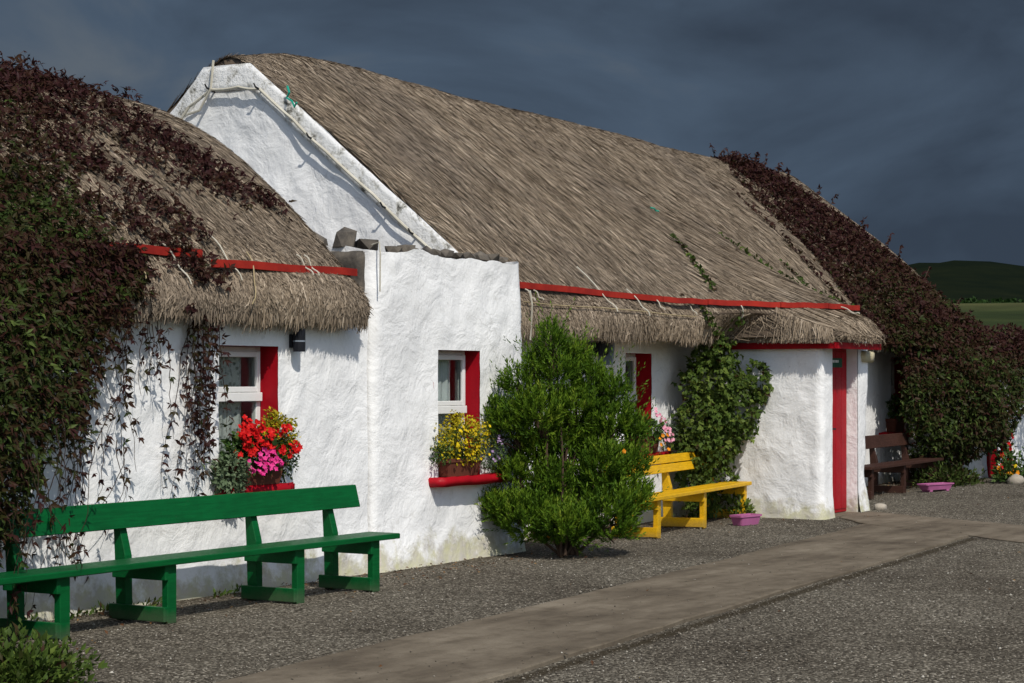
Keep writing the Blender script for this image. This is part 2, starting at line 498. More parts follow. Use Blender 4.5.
def m_leaf(name, stops, trans=0.22, rough=0.5):
    m, nt, b, out = new_mat(name)
    at = nt.nodes.new('ShaderNodeAttribute'); at.attribute_name = 'tone'
    r = ramp(nt, stops); nt.links.new(at.outputs['Fac'], r.inputs[0])
    nt.links.new(r.outputs[0], b.inputs['Base Color'])
    b.inputs['Roughness'].default_value = rough
    b.inputs['Specular IOR Level'].default_value = 0.10
    tr = nt.nodes.new('ShaderNodeBsdfTranslucent'); nt.links.new(r.outputs[0], tr.inputs['Color'])
    mx = nt.nodes.new('ShaderNodeMixShader'); mx.inputs[0].default_value = trans
    nt.links.new(b.outputs[0], mx.inputs[1]); nt.links.new(tr.outputs[0], mx.inputs[2])
    nt.links.new(mx.outputs[0], out.inputs['Surface'])
m_leaf('creeper_leaf', [(0.0, (0.036, 0.012, 0.013)), (0.35, (0.046, 0.020, 0.013)), (0.55, (0.034, 0.030, 0.010)), (0.8, (0.028, 0.050, 0.010)), (1.0, (0.085, 0.12, 0.028))])
m_leaf('shrub_leaf', [(0.0, (0.022, 0.052, 0.008)), (0.4, (0.070, 0.142, 0.012)), (0.75, (0.145, 0.235, 0.018)), (1.0, (0.27, 0.34, 0.04))], 0.32)
m_leaf('climber_leaf', [(0.0, (0.050, 0.026, 0.014)), (0.2, (0.036, 0.058, 0.012)), (0.6, (0.062, 0.105, 0.018)), (1.0, (0.14, 0.185, 0.035))])
m_leaf('plant_leaf', [(0.0, (0.018, 0.040, 0.010)), (0.5, (0.040, 0.085, 0.018)), (1.0, (0.10, 0.15, 0.04))])
m_leaf('silver_leaf', [(0.0, (0.06, 0.09, 0.05)), (0.5, (0.12, 0.17, 0.09)), (1.0, (0.24, 0.29, 0.18))])
m_leaf('golden_leaf', [(0.0, (0.07, 0.09, 0.012)), (0.4, (0.22, 0.20, 0.015)), (0.75, (0.42, 0.34, 0.015)), (1.0, (0.60, 0.48, 0.02))])
m_leaf('red_petal', [(0.0, (0.42, 0.004, 0.008)), (1.0, (0.78, 0.022, 0.018))], 0.2)
m_leaf('pink_petal', [(0.0, (0.66, 0.02, 0.20)), (1.0, (0.85, 0.09, 0.36))], 0.2)
m_leaf('pale_pink_petal', [(0.0, (0.72, 0.22, 0.36)), (1.0, (0.85, 0.50, 0.58))], 0.2)
m_leaf('yellow_petal', [(0.0, (0.55, 0.36, 0.01)), (1.0, (0.85, 0.66, 0.02))], 0.2)
m_leaf('orange_petal', [(0.0, (0.65, 0.20, 0.01)), (1.0, (0.85, 0.34, 0.02))], 0.2)
m_leaf('lilac_petal', [(0.0, (0.35, 0.22, 0.42)), (1.0, (0.52, 0.38, 0.56))], 0.2)
m_leaf('white_petal', [(0.0, (0.65, 0.65, 0.62)), (1.0, (0.82, 0.82, 0.80))], 0.2)
m_leaf('dry_leaf', [(0.0, (0.05, 0.022, 0.012)), (0.6, (0.13, 0.06, 0.025)), (1.0, (0.26, 0.15, 0.05))], 0.1)
m_leaf('pebble', [(0.0, (0.060, 0.051, 0.040)), (0.55, (0.17, 0.148, 0.118)), (0.85, (0.30, 0.27, 0.22)), (1.0, (0.60, 0.57, 0.50))], 0.0, 0.9)

def m_glass():
    m, nt, b, out = new_mat('window_glass')
    nt.nodes.remove(b)
    t = nt.nodes.new('ShaderNodeBsdfTransparent'); t.inputs[0].default_value = (0.86, 0.89, 0.88, 1)
    g = nt.nodes.new('ShaderNodeBsdfGlossy'); g.inputs['Roughness'].default_value = 0.02
    fz = nt.nodes.new('ShaderNodeLayerWeight'); fz.inputs[0].default_value = 0.5
    f = mathn(nt, 'MULTIPLY_ADD', mathn(nt, 'POWER', fz.outputs['Facing'], 4.0), 0.6); nt.nodes[-1].inputs[2].default_value = 0.04
    mx = nt.nodes.new('ShaderNodeMixShader'); nt.links.new(f, mx.inputs[0])
    nt.links.new(t.outputs[0], mx.inputs[1]); nt.links.new(g.outputs[0], mx.inputs[2]); nt.links.new(mx.outputs[0], out.inputs['Surface'])
    m, nt, b, out = new_mat('lace')
    P = pos(nt)
    v = nt.nodes.new('ShaderNodeTexVoronoi'); v.inputs['Scale'].default_value = 26; nt.links.new(P, v.inputs['Vector'])
    n = noise(nt, P, 16, 5, 0.7, 1.0)
    b.inputs['Base Color'].default_value = (0.6, 0.6, 0.58, 1); b.inputs['Roughness'].default_value = 0.9
    f = mathn(nt, 'ADD', mathn(nt, 'MULTIPLY', v.outputs['Distance'], 0.9), mathn(nt, 'MULTIPLY', n.outputs[0], 0.7))
    f = maprange(nt, f, 0.42, 0.75, 0.10, 0.85)
    t = nt.nodes.new('ShaderNodeBsdfTransparent')
    mx = nt.nodes.new('ShaderNodeMixShader'); nt.links.new(f, mx.inputs[0])
    nt.links.new(t.outputs[0], mx.inputs[1]); nt.links.new(b.outputs[0], mx.inputs[2]); nt.links.new(mx.outputs[0], out.inputs['Surface'])
    m, nt, b, out = new_mat('net_curtain')
    P = pos(nt); n = noise(nt, P, 7, 3, 0.6)
    r = ramp(nt, [(0.3, (0.50, 0.51, 0.52)), (0.7, (0.66, 0.67, 0.68))]); nt.links.new(n.outputs[0], r.inputs[0]); nt.links.new(r.outputs[0], b.inputs['Base Color'])
    b.inputs['Roughness'].default_value = 0.9
m_glass()

# ------------------------------------------------------------------ ground, hills
def zg(x):
    x = np.asarray(x, float)
    return np.clip(x - 20.0, 0, 14) * 0.012
def ground_height(x, y):
    d = np.hypot(x - 10, y + 2)
    far = np.clip(d - 48, 0, None)
    ang = np.arctan2(y + 2, x - 10)
    rise = 0.040 * far * (0.72 + 0.28 * np.cos(ang)) * np.clip(far / 60, 0, 1)
    und = fbm(np.stack([x * 0.006, y * 0.006, 0 * x], 1), 3, 3) * np.clip(far / 150, 0, 1) * 3.0
    return zg(x) * np.clip(1 - far / 40, 0, 1) + rise + und
def build_ground():
    nr, na = 90, 240
    rr = np.concatenate([np.linspace(0, 40, 50), 40 * (1500 / 40) ** (np.linspace(0, 1, nr - 49)[1:])])
    A = np.linspace(0, 2 * np.pi, na, endpoint=False)
    x = 16 + rr[:, None] * np.cos(A); y = -3 + rr[:, None] * np.sin(A)
    x, y = x.ravel(), y.ravel()
    z = ground_height(x, y)
    near = np.hypot(x - 16, y + 3) < 38
    z = z + np.where(near, 0.008 * fbm(np.stack([x * 0.9, y * 0.9, 0 * x], 1), 9, 2), 0)
    v = np.stack([x, y, z], 1)
    i = np.arange(len(rr) - 1)[:, None] * na; k = np.arange(na)[None, :]
    f = np.stack([i + k, i + (k + 1) % na + 0 * i, i + na + (k + 1) % na, i + na + k], -1).reshape(-1, 4)
    o = npmesh('ground', v, f[:, ::-1], MAT['gravel_and_grass'], smooth=True)
    tag(o, kind='structure')
    # moorland hills all round
    na, nr = 360, 26
    A = np.linspace(0, 2 * np.pi, na, endpoint=False)
    t = np.linspace(0, 1, nr)
    r = 620 + 760 * t
    x = 10 + r[:, None] * np.cos(A); y = -2 + r[:, None] * np.sin(A)
    top = 33 + 12 * fbm(np.stack([np.cos(A) * 7 + 5, np.sin(A) * 7, 0 * A], 1), 21, 4) + 9 * np.exp(-((A - rad(18.0)) / rad(2.4)) ** 2)
    z = 22 * (0.72 + 0.28 * np.cos(A))[None, :] - 6 + (top[None, :]) * np.sin(np.clip(t, 0, 1) * np.pi * 0.62)[:, None] ** 1.2
    x, y, z = x.ravel(), y.ravel(), z.ravel()
    z = z + 2.4 * fbm(np.stack([x * 0.02, y * 0.02, 0 * x], 1), 31, 4)
    i = np.arange(nr - 1)[:, None] * na; k = np.arange(na)[None, :]
    f = np.stack([i + k, i + (k + 1) % na + 0 * i, i + na + (k + 1) % na, i + na + k], -1).reshape(-1, 4)
    tag(npmesh('hills', np.stack([x, y, z], 1), f[:, ::-1], MAT['cloud_shaded_moor'], smooth=True), kind='structure')
build_ground()

def slab(name, poly, top, thick=0.06, joints=()):
    """paved strip: outline edges broken up by noise, top a little uneven"""
    pts = []
    n = len(poly)
    for i in range(n):
        a, b = np.array(poly[i]), np.array(poly[(i + 1) % n])
        L = np.linalg.norm(b - a); m = max(2, int(L / 0.12))
        for j in range(m):
            pts.append(a + (b - a) * j / m)
    pts = np.array(pts)
    pts = pts + 0.022 * np.stack([fbm(np.c_[pts * 2.3, 0 * pts[:, :1]], 5, 3), fbm(np.c_[pts * 2.3, 0 * pts[:, :1] + 9], 6, 3)], 1)
    mb = MB()
    z = zg(pts[:, 0]) + top
    ctr = pts.mean(0)
    r0 = [(p[0], p[1], zz - thick) for p, zz in zip(pts, z)]
    r1 = [(p[0], p[1], zz - 0.008) for p, zz in zip(pts, z)]
    inn = []
    for p, zz in zip(pts, z):
        d = ctr - p; d = d / np.linalg.norm(d)
        inn.append((p[0] + d[0] * 0.02, p[1] + d[1] * 0.02, zz))
    mb.loft([r0, r1, inn])
    return tag(mb.build(name, MAT['concrete']), kind='structure')
# strip parallel to the cottages in long pours, and the one leading from the door
def lerp2(a, b, t): return (a[0] + (b[0] - a[0]) * t, a[1] + (b[1] - a[1]) * t)
pA, pB = (5.6, -3.16), (20.95, -1.76)     # wall side
pC, pD = (5.6, -4.36), (20.15, -3.20)     # yard side
path_root = slab('footpath', [pC, pD, pB, pA], 0.028)
slab('door_path', [(20.22, -3.24), (19.45, -4.2), (17.9, -7.4), (19.9, -7.8), (21.5, -3.6), (22.75, -1.12), (21.85, -1.12), (21.02, -1.80)], 0.022)

# ------------------------------------------------------------------ walls
def plan_path(pts, r=0.07):
    """plan polyline with rounded corners -> function u -> (x, y, nx, ny), total length; outside lies to the right of travel"""
    out = [np.array(pts[0], float)]
    for i in range(1, len(pts) - 1):
        p = np.array(pts[i], float); a = np.array(pts[i - 1], float) - p; b = np.array(pts[i + 1], float) - p
        a /= np.linalg.norm(a); b /= np.linalg.norm(b)
        for t in np.linspace(0, 1, 6):
            out.append((1 - t) ** 2 * (p + a * r) + 2 * t * (1 - t) * p + t ** 2 * (p + b * r))
    out.append(np.array(pts[-1], float))
    out = np.array(out)
    seg = np.linalg.norm(np.diff(out, axis=0), axis=1); cum = np.concatenate([[0], np.cumsum(seg)])
    tan = np.gradient(out, cum, axis=0); tan /= np.linalg.norm(tan, axis=1)[:, None]
    def f(u):
        x = np.interp(u, cum, out[:, 0]); y = np.interp(u, cum, out[:, 1])
        tx = np.interp(u, cum, tan[:, 0]); ty = np.interp(u, cum, tan[:, 1]); l = np.hypot(tx, ty) + 1e-9
        return x, y, ty / l, -tx / l
    return f, cum[-1]

def wall(name, parent, pts, z0, z1, openings=(), step=0.05, amp=0.016, seed=1, flare=0.05, mat='whitewash', r=0.07, top_noise=0.0, ztop=None):
    """openings: (u0,u1,z0,z1) along the plan path"""
    pf, L = plan_path(pts, r)
    def lines(a, b, marks):
        g = np.linspace(a, b, max(2, int((b - a) / step) + 1))
        for mk in marks:
            g = g[np.abs(g - mk) > step * 0.45]
        return np.sort(np.concatenate([g, marks]))
    us = lines(0, L, [m for o in openings for m in o[:2]])
    zs = lines(z0, z1, [m for o in openings for m in o[2:]])
    U, Z = np.meshgrid(us, zs, indexing='ij'); u, z = U.ravel(), Z.ravel()
    x, y, nx, ny = pf(u)
    P = np.stack([x, y, z], 1)
    d = amp * fbm(P * 1.9, seed, 2) + amp * 0.45 * fbm(P * 7.5, seed + 40, 2)
    for o in openings:                      # keep the plaster flush round the openings
        du = np.maximum(np.maximum(o[0] - u, u - o[1]), 0); dz = np.maximum(np.maximum(o[2] - z, z - o[3]), 0)
        k = np.clip(np.hypot(du, dz) / 0.16, 0, 1)
        d = d * k + (1 - k) * (0.007 + 0.003 * fbm(P * 20, seed + 3, 1))
    d = d + flare * np.clip(1 - (z - z0) / 0.55, 0, 1) ** 2
    X, Y = x + nx * d, y + ny * d
    if top_noise:
        k = np.clip((z - (z1 - 0.25)) / 0.25, 0, 1)
        z = z + k * top_noise * fbm(np.stack([u * 3.0, 0 * u, 0 * u], 1), seed + 9, 3)
    if ztop is not None:
        z = z0 + (z - z0) / (z1 - z0) * (ztop(X, Y) - z0)
    v = np.stack([X, Y, z], 1)
    nz = len(zs)
    i, j = np.meshgrid(np.arange(len(us) - 1), np.arange(nz - 1), indexing='ij'); i, j = i.ravel(), j.ravel()
    uc, zc = (us[i] + us[i + 1]) / 2, (zs[j] + zs[j + 1]) / 2
    keep = np.ones(len(i), bool)
    for o in openings:
        keep &= ~((uc > o[0]) & (uc < o[1]) & (zc > o[2]) & (zc < o[3]))
    i, j = i[keep], j[keep]
    f = np.stack([i * nz + j, (i + 1) * nz + j, (i + 1) * nz + j + 1, i * nz + j + 1], 1)
    return npmesh(name, v, f, MAT[mat], parent, smooth=True)

def reveal(parent, name, x0, x1, z0, z1, yf, depth, mat, t=0.05, left='same', bottom=False):
    """painted lining of an opening, one mesh: jambs and head (the sill closes the foot)"""
    def strip(pa, pb):
        return
    mb = MB()
    e = 0.003
    mb.box(x0 - t, x0, yf + e, yf + depth, z0, z1 + t, 0)
    mb.box(x1, x1 + t, yf + e, yf + depth, z0, z1 + t, 0)
    mb.box(x0, x1, yf + e, yf + depth, z1, z1 + t, 0)
    if bottom: mb.box(x0, x1, yf + e, yf + depth, z0 - t, z0, 0)
    return mb.build(name, mat, parent)

def lumpy_box(name, mat, parent, x0, x1, y0, y1, z0, z1, amp=0.006, seed=1, seg=0.05, bev=0.012):
    bm = bmesh.new(); bmesh.ops.create_cube(bm, size=1)
    for v in bm.verts:
        v.co = ((x0 + x1) / 2 + v.co.x * (x1 - x0), (y0 + y1) / 2 + v.co.y * (y1 - y0), (z0 + z1) / 2 + v.co.z * (z1 - z0))
    bmesh.ops.bevel(bm, geom=bm.edges[:], offset=bev, segments=2, affect='EDGES')
    ll = [e for e in bm.edges if e.calc_length() > seg * 2]
    while ll:
        bmesh.ops.subdivide_edges(bm, edges=ll, cuts=1, use_grid_fill=True)
        ll = [e for e in bm.edges if e.calc_length() > seg * 2]
        if len(bm.verts) > 4000: break
    co = np.array([v.co[:] for v in bm.verts])
    d = amp * np.stack([fbm(co * 9, seed + k, 2) for k in range(3)], 1)
    for v, q in zip(bm.verts, d): v.co += Vector(q)
    me = bpy.data.meshes.new(name); bm.to_mesh(me); bm.free()
    return link(name, me, MAT[mat], parent, smooth=True)

def sash_window(parent, x0, x1, z0, z1, yf, depth, split, curtain, seed, sill=None, frame_mat='white_paint', name='window'):
    """one window: reveal lining, frame, glass above and below a transom, curtain, outside sill"""
    w = bpy.data.objects.new(name, None); col.objects.link(w); w.parent = parent; w.empty_display_size = 0.1
    reveal(w, 'reveal', x0, x1, z0, z1, yf, depth + 0.06, MAT['red_paint'], bottom=True)
    yb = yf + depth; fw = 0.055
    fr = MB()
    fr.box(x0 + .002, x0 + fw, yb, yb + .05, z0 + .002, z1 - .002); fr.box(x1 - fw, x1 - .002, yb, yb + .05, z0 + .002, z1 - .002)
    fr.box(x0 + fw + .001, x1 - fw - .001, yb + .001, yb + .049, z1 - fw, z1 - .003)
    fr.box(x0 + fw + .001, x1 - fw - .001, yb + .001, yb + .049, z0 + .003, z0 + fw)
    fr.build('frame', MAT[frame_mat], w)
    tr = MB(); tr.box(x0 + .02, x1 - .02, yb - .035, yb - .002, split - .035, split + .035); tr.build('transom', MAT[frame_mat], w)
    sa = MB(); s = 0.045; a, b2 = x0 + fw - .015, x1 - fw + .015
    for (c0, c1) in ((split + .036, z1 - fw + .015),):
        sa.box(a, a + s, yb - .03, yb - .002, c0, c1); sa.box(b2 - s, b2, yb - .03, yb - .002, c0, c1)
        sa.box(a + s + .001, b2 - s - .001, yb - .029, yb - .003, c1 - s, c1 - .002); sa.box(a + s + .001, b2 - s - .001, yb - .029, yb - .003, c0 + .002, c0 + s)
    sa.build('sash', MAT[frame_mat], w)
    for c0, c1 in ((split + .04, z1 - fw), (z0 + fw, split - .04)):
        p = MB(); p.box(x0 + fw, x1 - fw, yb + .012, yb + .016, c0, c1, 0); p.build('pane', MAT['window_glass'], w)
    nx = 40; xs = np.linspace(x0 + .03, x1 - .17, nx); zz = np.linspace(z0, z1, 12)
    X, Z = np.meshgrid(xs, zz, indexing='ij')
    Y = yb + .055 + .010 * np.sin(X * 62 + 2 * np.sin(Z * 3)) + .006 * np.sin(X * 23 + seed)
    v = np.stack([X.ravel(), Y.ravel(), Z.ravel()], 1)
    i, j = np.meshgrid(np.arange(nx - 1), np.arange(11), indexing='ij'); i, j = i.ravel(), j.ravel()
    npmesh('curtain', v, np.stack([i * 12 + j, (i + 1) * 12 + j, (i + 1) * 12 + j + 1, i * 12 + j + 1], 1), MAT[curtain], w, smooth=True)
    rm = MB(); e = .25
    rm.box(x0 - e, x1 + e, yb + .55, yb + .57, z0 - e, z1 + e, 0); rm.build('dark_backing', MAT['unlit_room_dark'], w)  # near-black sheet behind the glass, painted shade standing for the unlit room
    if sill:
        sx0, sx1, sz0, sz1, pr = sill
        lumpy_box('sill', 'red_paint', w, sx0, sx1, yf - pr, yf + depth + .0, sz0, sz1, 0.008, seed)
    return w

left_cottage = thing('thatched_cottage', 'small whitewashed thatched cottage nearest the camera, half hidden by purple creeper', 'cottage', (10, 0, 0))
main_cottage = thing('thatched_cottage', 'tall long thatched cottage in the middle with white gable and door porch', 'cottage', (24, 0.65, 0))
annex = thing('low_cottage', 'low whitewashed building at the far right end smothered in dark creeper', 'cottage', (33, -0.45, 0))
left_cottage.location = main_cottage.location = annex.location = (0, 0, 0)

# left cottage front wall and its taller end block
W1 = (11.95, 12.69, 0.82, 1.90)
wall('wall', left_cottage, [(5.5, 4.6), (5.5, 0.0), (13.93, 0.0)], -0.12, 2.32, [(W1[0] - 5.5 + 4.6 - 0.03, W1[1] - 5.5 + 4.6 - 0.03, W1[2] - .02, W1[3])], seed=3)
def upath(pts, r, x):      # u of a plan x on the last front run
    pf, L = plan_path(pts, r); us = np.linspace(0, L, 4000); xs, ys, _, _ = pf(us)
    return us, xs, ys
blk = [(13.95, 1.0), (13.95, -0.05), (16.47, -0.05), (16.47, 1.0)]
def u_at(pts, x, ytest, r=0.07):
    us, xs, ys = upath(pts, r, x); ok = np.abs(ys - ytest) < 0.02
    return us[ok][np.argmin(np.abs(xs[ok] - x))]
W2 = (14.94, 15.65, 0.77, 1.90)
wall('end_block', left_cottage, blk, -0.12, 2.76, [(u_at(blk, W2[0], -.05), u_at(blk, W2[1], -.05), W2[2] - .02, W2[3])], amp=0.020, seed=12, flare=0.09, top_noise=0.03, r=0.09)
tp = MB(); tp.prism([(13.99, 0.0), (16.43, 0.0), (16.43, 1.0), (13.99, 1.0)], 'z', 2.60, 2.715, 0); tp.build('wall_top', MAT['field_stone'], left_cottage)
lumpy_box('bare_stone_side', 'field_stone', left_cottage, 13.915, 13.96, 0.03, .9, 2.28, 2.73, .012, 8)
bk = MB(); bk.box(5.52, 16.40, 4.4, 4.6, -0.1, 2.3, 0); bk.box(13.55, 13.70, 0.05, 4.39, -0.1, 2.25, 0); bk.build('back_wall', MAT['whitewash'], left_cottage)
gb = MB(); gb.prism([(0.05, 2.252), (4.38, 2.252), (2.45, 3.85)], 'x', 13.55, 13.70, 0); gb.build('gable', MAT['whitewash'], left_cottage)
rf = MB(); rf.prism([(0.95, 2.60), (4.39, 2.3), (4.39, 2.24), (0.95, 2.54)], 'x', 13.72, 16.39, 0); rf.build('lean_roof', MAT['field_stone'], left_cottage)
sash_window(left_cottage, *W1[:2], W1[2], W1[3], 0.0, 0.17, 1.50, 'lace', 1, sill=(11.90, 12.79, 0.735, 0.82, 0.10))
sash_window(left_cottage, *W2[:2], W2[2], W2[3], -0.05, 0.15, 1.36, 'net_curtain', 2, sill=(14.80, 15.98, 0.685, 0.77, 0.15))

# stones along the top of the end block
def rock_mesh(sx, sy, sz, seed, smooth_=True):
    bm = bmesh.new(); bmesh.ops.create_icosphere(bm, subdivisions=2 if smooth_ else 1, radius=1)
    co = np.array([v.co[:] for v in bm.verts])
    q = np.sign(co) * np.abs(co) ** 0.72
    q *= (1 + (0.22 if smooth_ else 0.38) * fbm(co * 1.6, seed, 2))[:, None]
    for v, c in zip(bm.verts, q): v.co = (c[0] * sx, c[1] * sy, c[2] * sz)
    me = bpy.data.meshes.new('stone'); bm.to_mesh(me); bm.free(); return me
stones = [(13.92, .55, .17, .09, .085, 2.80), (14.02, .30, .12, .10, .12, 2.84), (14.22, .22, .20, .12, .075, 2.79), (14.52, .12, .07, .08, .05, 2.77), (14.66, .10, .08, .07, .06, 2.78),
          (14.82, .12, .06, .07, .05, 2.77), (14.97, .08, .07, .06, .045, 2.77), (15.12, .1, .08, .07, .04, 2.775), (15.30, .1, .09, .08, .045, 2.775), (15.5, .1, .07, .07, .035, 2.77),
          (15.72, .12, .10, .07, .04, 2.775), (15.92, .1, .07, .07, .045, 2.775), (16.08, .12, .10, .08, .05, 2.78), (16.30, .12, .08, .07, .035, 2.77)]
for k, (x, y, sx, sy, sz, z) in enumerate(stones):
    o = link('stone', rock_mesh(sx, sy, sz, 50 + k, False), MAT['field_stone'], left_cottage)
    o.location = (x, y, z); o.rotation_euler = (0, 0, 0.4 * k)

# main cottage
W3 = (19.90, 20.55, 0.80, 1.93)
W4 = (28.45, 29.05, 0.85, 1.95)
mw = [(16.55, 0.65), (21.62, 0.65)]
wall('wall', main_cottage, mw, -0.12, 2.55, [(W3[0] - 16.55, W3[1] - 16.55, W3[2] - .02, W3[3])], seed=22)
mw2 = [(23.07, 0.65), (31.2, 0.65), (31.2, 6.3)]
wall('wall', main_cottage, mw2, -0.12, 2.55, [(W4[0] - 23.07, W4[1] - 23.07, W4[2] - .02, W4[3])], seed=25, step=0.07)
sash_window(main_cottage, *W3[:2], W3[2], W3[3], 0.65, 0.20, 1.42, 'net_curtain', 3, sill=(19.80, 20.93, 0.71, 0.80, 0.12))
sash_window(main_cottage, *W4[:2], W4[2], W4[3], 0.65, 0.17, 1.45, 'net_curtain', 4, sill=(27.95, 29.06, 0.76, 0.85, 0.14))
bk = MB(); bk.box(16.5, 31.1, 6.1, 6.3, -0.1, 2.5, 0); bk.build('back_wall', MAT['whitewash'], main_cottage)
# porch
pw = [(21.60, 0.72), (21.60, -1.02), (23.07, -1.02), (23.07, 0.72)]
DO = (21.90, 22.72, -0.13, 2.0)
wall('porch_wall', main_cottage, pw, -0.12, 2.10, [(u_at(pw, DO[0], -1.02, .06), u_at(pw, DO[1], -1.02, .06), -0.12, DO[3])], amp=0.020, seed=33, flare=0.07, r=0.06)
rv = MB()
for xa, xb in ((DO[0] - .12, DO[0]), (DO[1], DO[1] + .12)):
    rv.box(xa, xb, -1.017, -0.80, -0.1, 2.0, 0)
rv.box(DO[0], DO[1], -1.017, -0.80, 2.001, 2.08, 0)
rv.build('door_reveal', MAT['whitewash'], main_cottage)
dr = MB(); dr.box(DO[0] + .07, DO[1] - .01, -0.885, -0.845, 0.05, 1.995, .004); door = dr.build('door', MAT['red_paint'], main_cottage)
for k in range(4):
    pn = MB(); pn.box(DO[0] + .085 + k * .178, DO[0] + .085 + k * .178 + .17, -0.895, -0.886, 0.09, 1.96, .003); pn.build('board', MAT['red_paint'], door)
hd = MB(); hd.tube([(22.10, -.90, 1.05), (22.10, -.94, 1.05), (22.20, -.945, 1.05)], .011, 8); hd.build('handle', MAT['black_metal'], door)
df = MB(); df.box(DO[0] + .002, DO[0] + .066, -.90, -.84, 0.03, 1.996, .004); df.build('door_frame', MAT['grey_metal'], main_cottage)
th = MB(); th.box(DO[0] + .002, DO[1] - .002, -1.06, -.80, -.05, 0.045, .008); th.build('doorstep', MAT['concrete'], main_cottage)
sg = MB(); sg.box(22.02, 22.50, -.915, -.897, 1.775, 1.885, .004); sign = sg.build('door_sign', MAT['sign_green'], main_cottage)
lt = MB()
# the sign's one pale line of lettering, too small in the photograph to read as letters
for k, (a, b) in enumerate(((0, .03), (.045, .075), (.09, .13), (.145, .165), (.18, .215), (.23, .26))):
    lt.box(22.11 + a, 22.11 + b, -.9175, -.9155, 1.832, 1.862, 0)
lt.build('lettering', MAT['white_paint'], sign)
lumpy_box('quoin_stone', 'cream_stone', main_cottage, 22.84, 23.16, -1.075, -.85, 1.84, 1.97, .010, 5)
fb = MB(); fb.box(21.52, 21.56, -1.20, 0.35, 1.985, 2.06, .004); fb.build('fascia_board', MAT['red_paint'], main_cottage)
fb = MB(); fb.box(21.52, 22.92, -1.245, -1.202, 1.985, 2.06, .004); fb.build('fascia_board', MAT['red_paint'], main_cottage)
cl = MB(); cl.box(21.63, 23.04, -.98, .7, 2.101, 2.14, 0); cl.build('porch_ceiling', MAT['thatch_base'], main_cottage)

# gable facing the near cottage
def gable_top(y):
    return np.interp(y, [0.0, 0.74, 3.19, 3.80, 4.20, 6.9], [2.32, 2.94, 4.91, 4.91, 4.52, 2.30])
def build_gable(x, thick, lo, name, mat, amp, seed, band=None):
    ys = np.arange(0.35, 6.5, 0.05); nt_ = 60 if band is None else 9
    ts = np.linspace(0, 1, nt_)
    Yg, T = np.meshgrid(ys, ts, indexing='ij')
    top = gable_top(Yg)
    bot = lo if band is None else top - band
    Z = bot + (top - bot) * T
    P = np.stack([np.full(Yg.size, x), Yg.ravel(), Z.ravel()], 1)
    d = amp * fbm(P * 1.7, seed, 2) + amp * .35 * fbm(P * 7, seed + 5, 2)
    if band is not None:
        d = d + thick * np.clip(np.minimum(T.ravel(), 1 - T.ravel()) * 8, 0, 1)
    P[:, 0] -= d
    n = len(ts); i, j = np.meshgrid(np.arange(len(ys) - 1), np.arange(n - 1), indexing='ij'); i, j = i.ravel(), j.ravel()
    f = np.stack([i * n + j, i * n + j + 1, (i + 1) * n + j + 1, (i + 1) * n + j], 1)
    return npmesh(name, P, f, MAT[mat], main_cottage, smooth=True)
build_gable(16.42, 0, 0.0, 'gable', 'whitewash', 0.03, 61)
build_gable(16.405, 0.022, None, 'gable_coping', 'worn_whitewash', 0.012, 67, band=0.27)

# annex at the far right
aw = [(29.1, .6), (29.1, -0.30), (40.0, -0.30), (40.0, 3.6)]
AD = (31.55, 31.62)
wall('wall', annex, aw, -0.1, 1.80, [(u_at(aw, 30.05, -.30), u_at(aw, 30.45, -.30), -0.1, 1.70)], seed=71, step=0.09, flare=0.08)
MB().box(31.3, 39.9, 3.5, 3.6, -.1, 1.9, 0).build('back_wall', MAT['whitewash'], annex)
d = MB(); d.box(30.06, 30.44, -.15, -.11, .05, 1.69); ad = d.build('door', MAT['red_paint'], annex)
d = MB()
for xx in (30.052, 30.38):
    d.box(xx, xx + .07, -.35, -.16, .02, 1.696)
d.build('door_frame', MAT['red_paint'], annex)
d = MB(); d.prism([(-.75, 1.90), (-.75, 2.02), (1.6, 2.20), (4.0, 2.02), (4.0, 1.90), (1.6, 2.0)], 'x', 31.26, 40.4, 0); d.build('roof', MAT['thatch_base'], annex)

# ------------------------------------------------------------------ thatch
def catmull(pts, n):
    pts = np.array(pts, float); P = np.vstack([2 * pts[0] - pts[1], pts, 2 * pts[-1] - pts[-2]])
    m = len(pts) - 1; t = np.linspace(0, m - 1e-6, n); k = t.astype(int); u = (t - k)[:, None]
    a, b, c, d = P[k], P[k + 1], P[k + 2], P[k + 3]
    q = 0.5 * (2 * b + (c - a) * u + (2 * a - 5 * b + 4 * c - d) * u ** 2 + (3 * b - a - 3 * c + d) * u ** 3)
    return q, t
def smooth01(x): x = np.clip(x, 0, 1); return x * x * (3 - 2 * x)

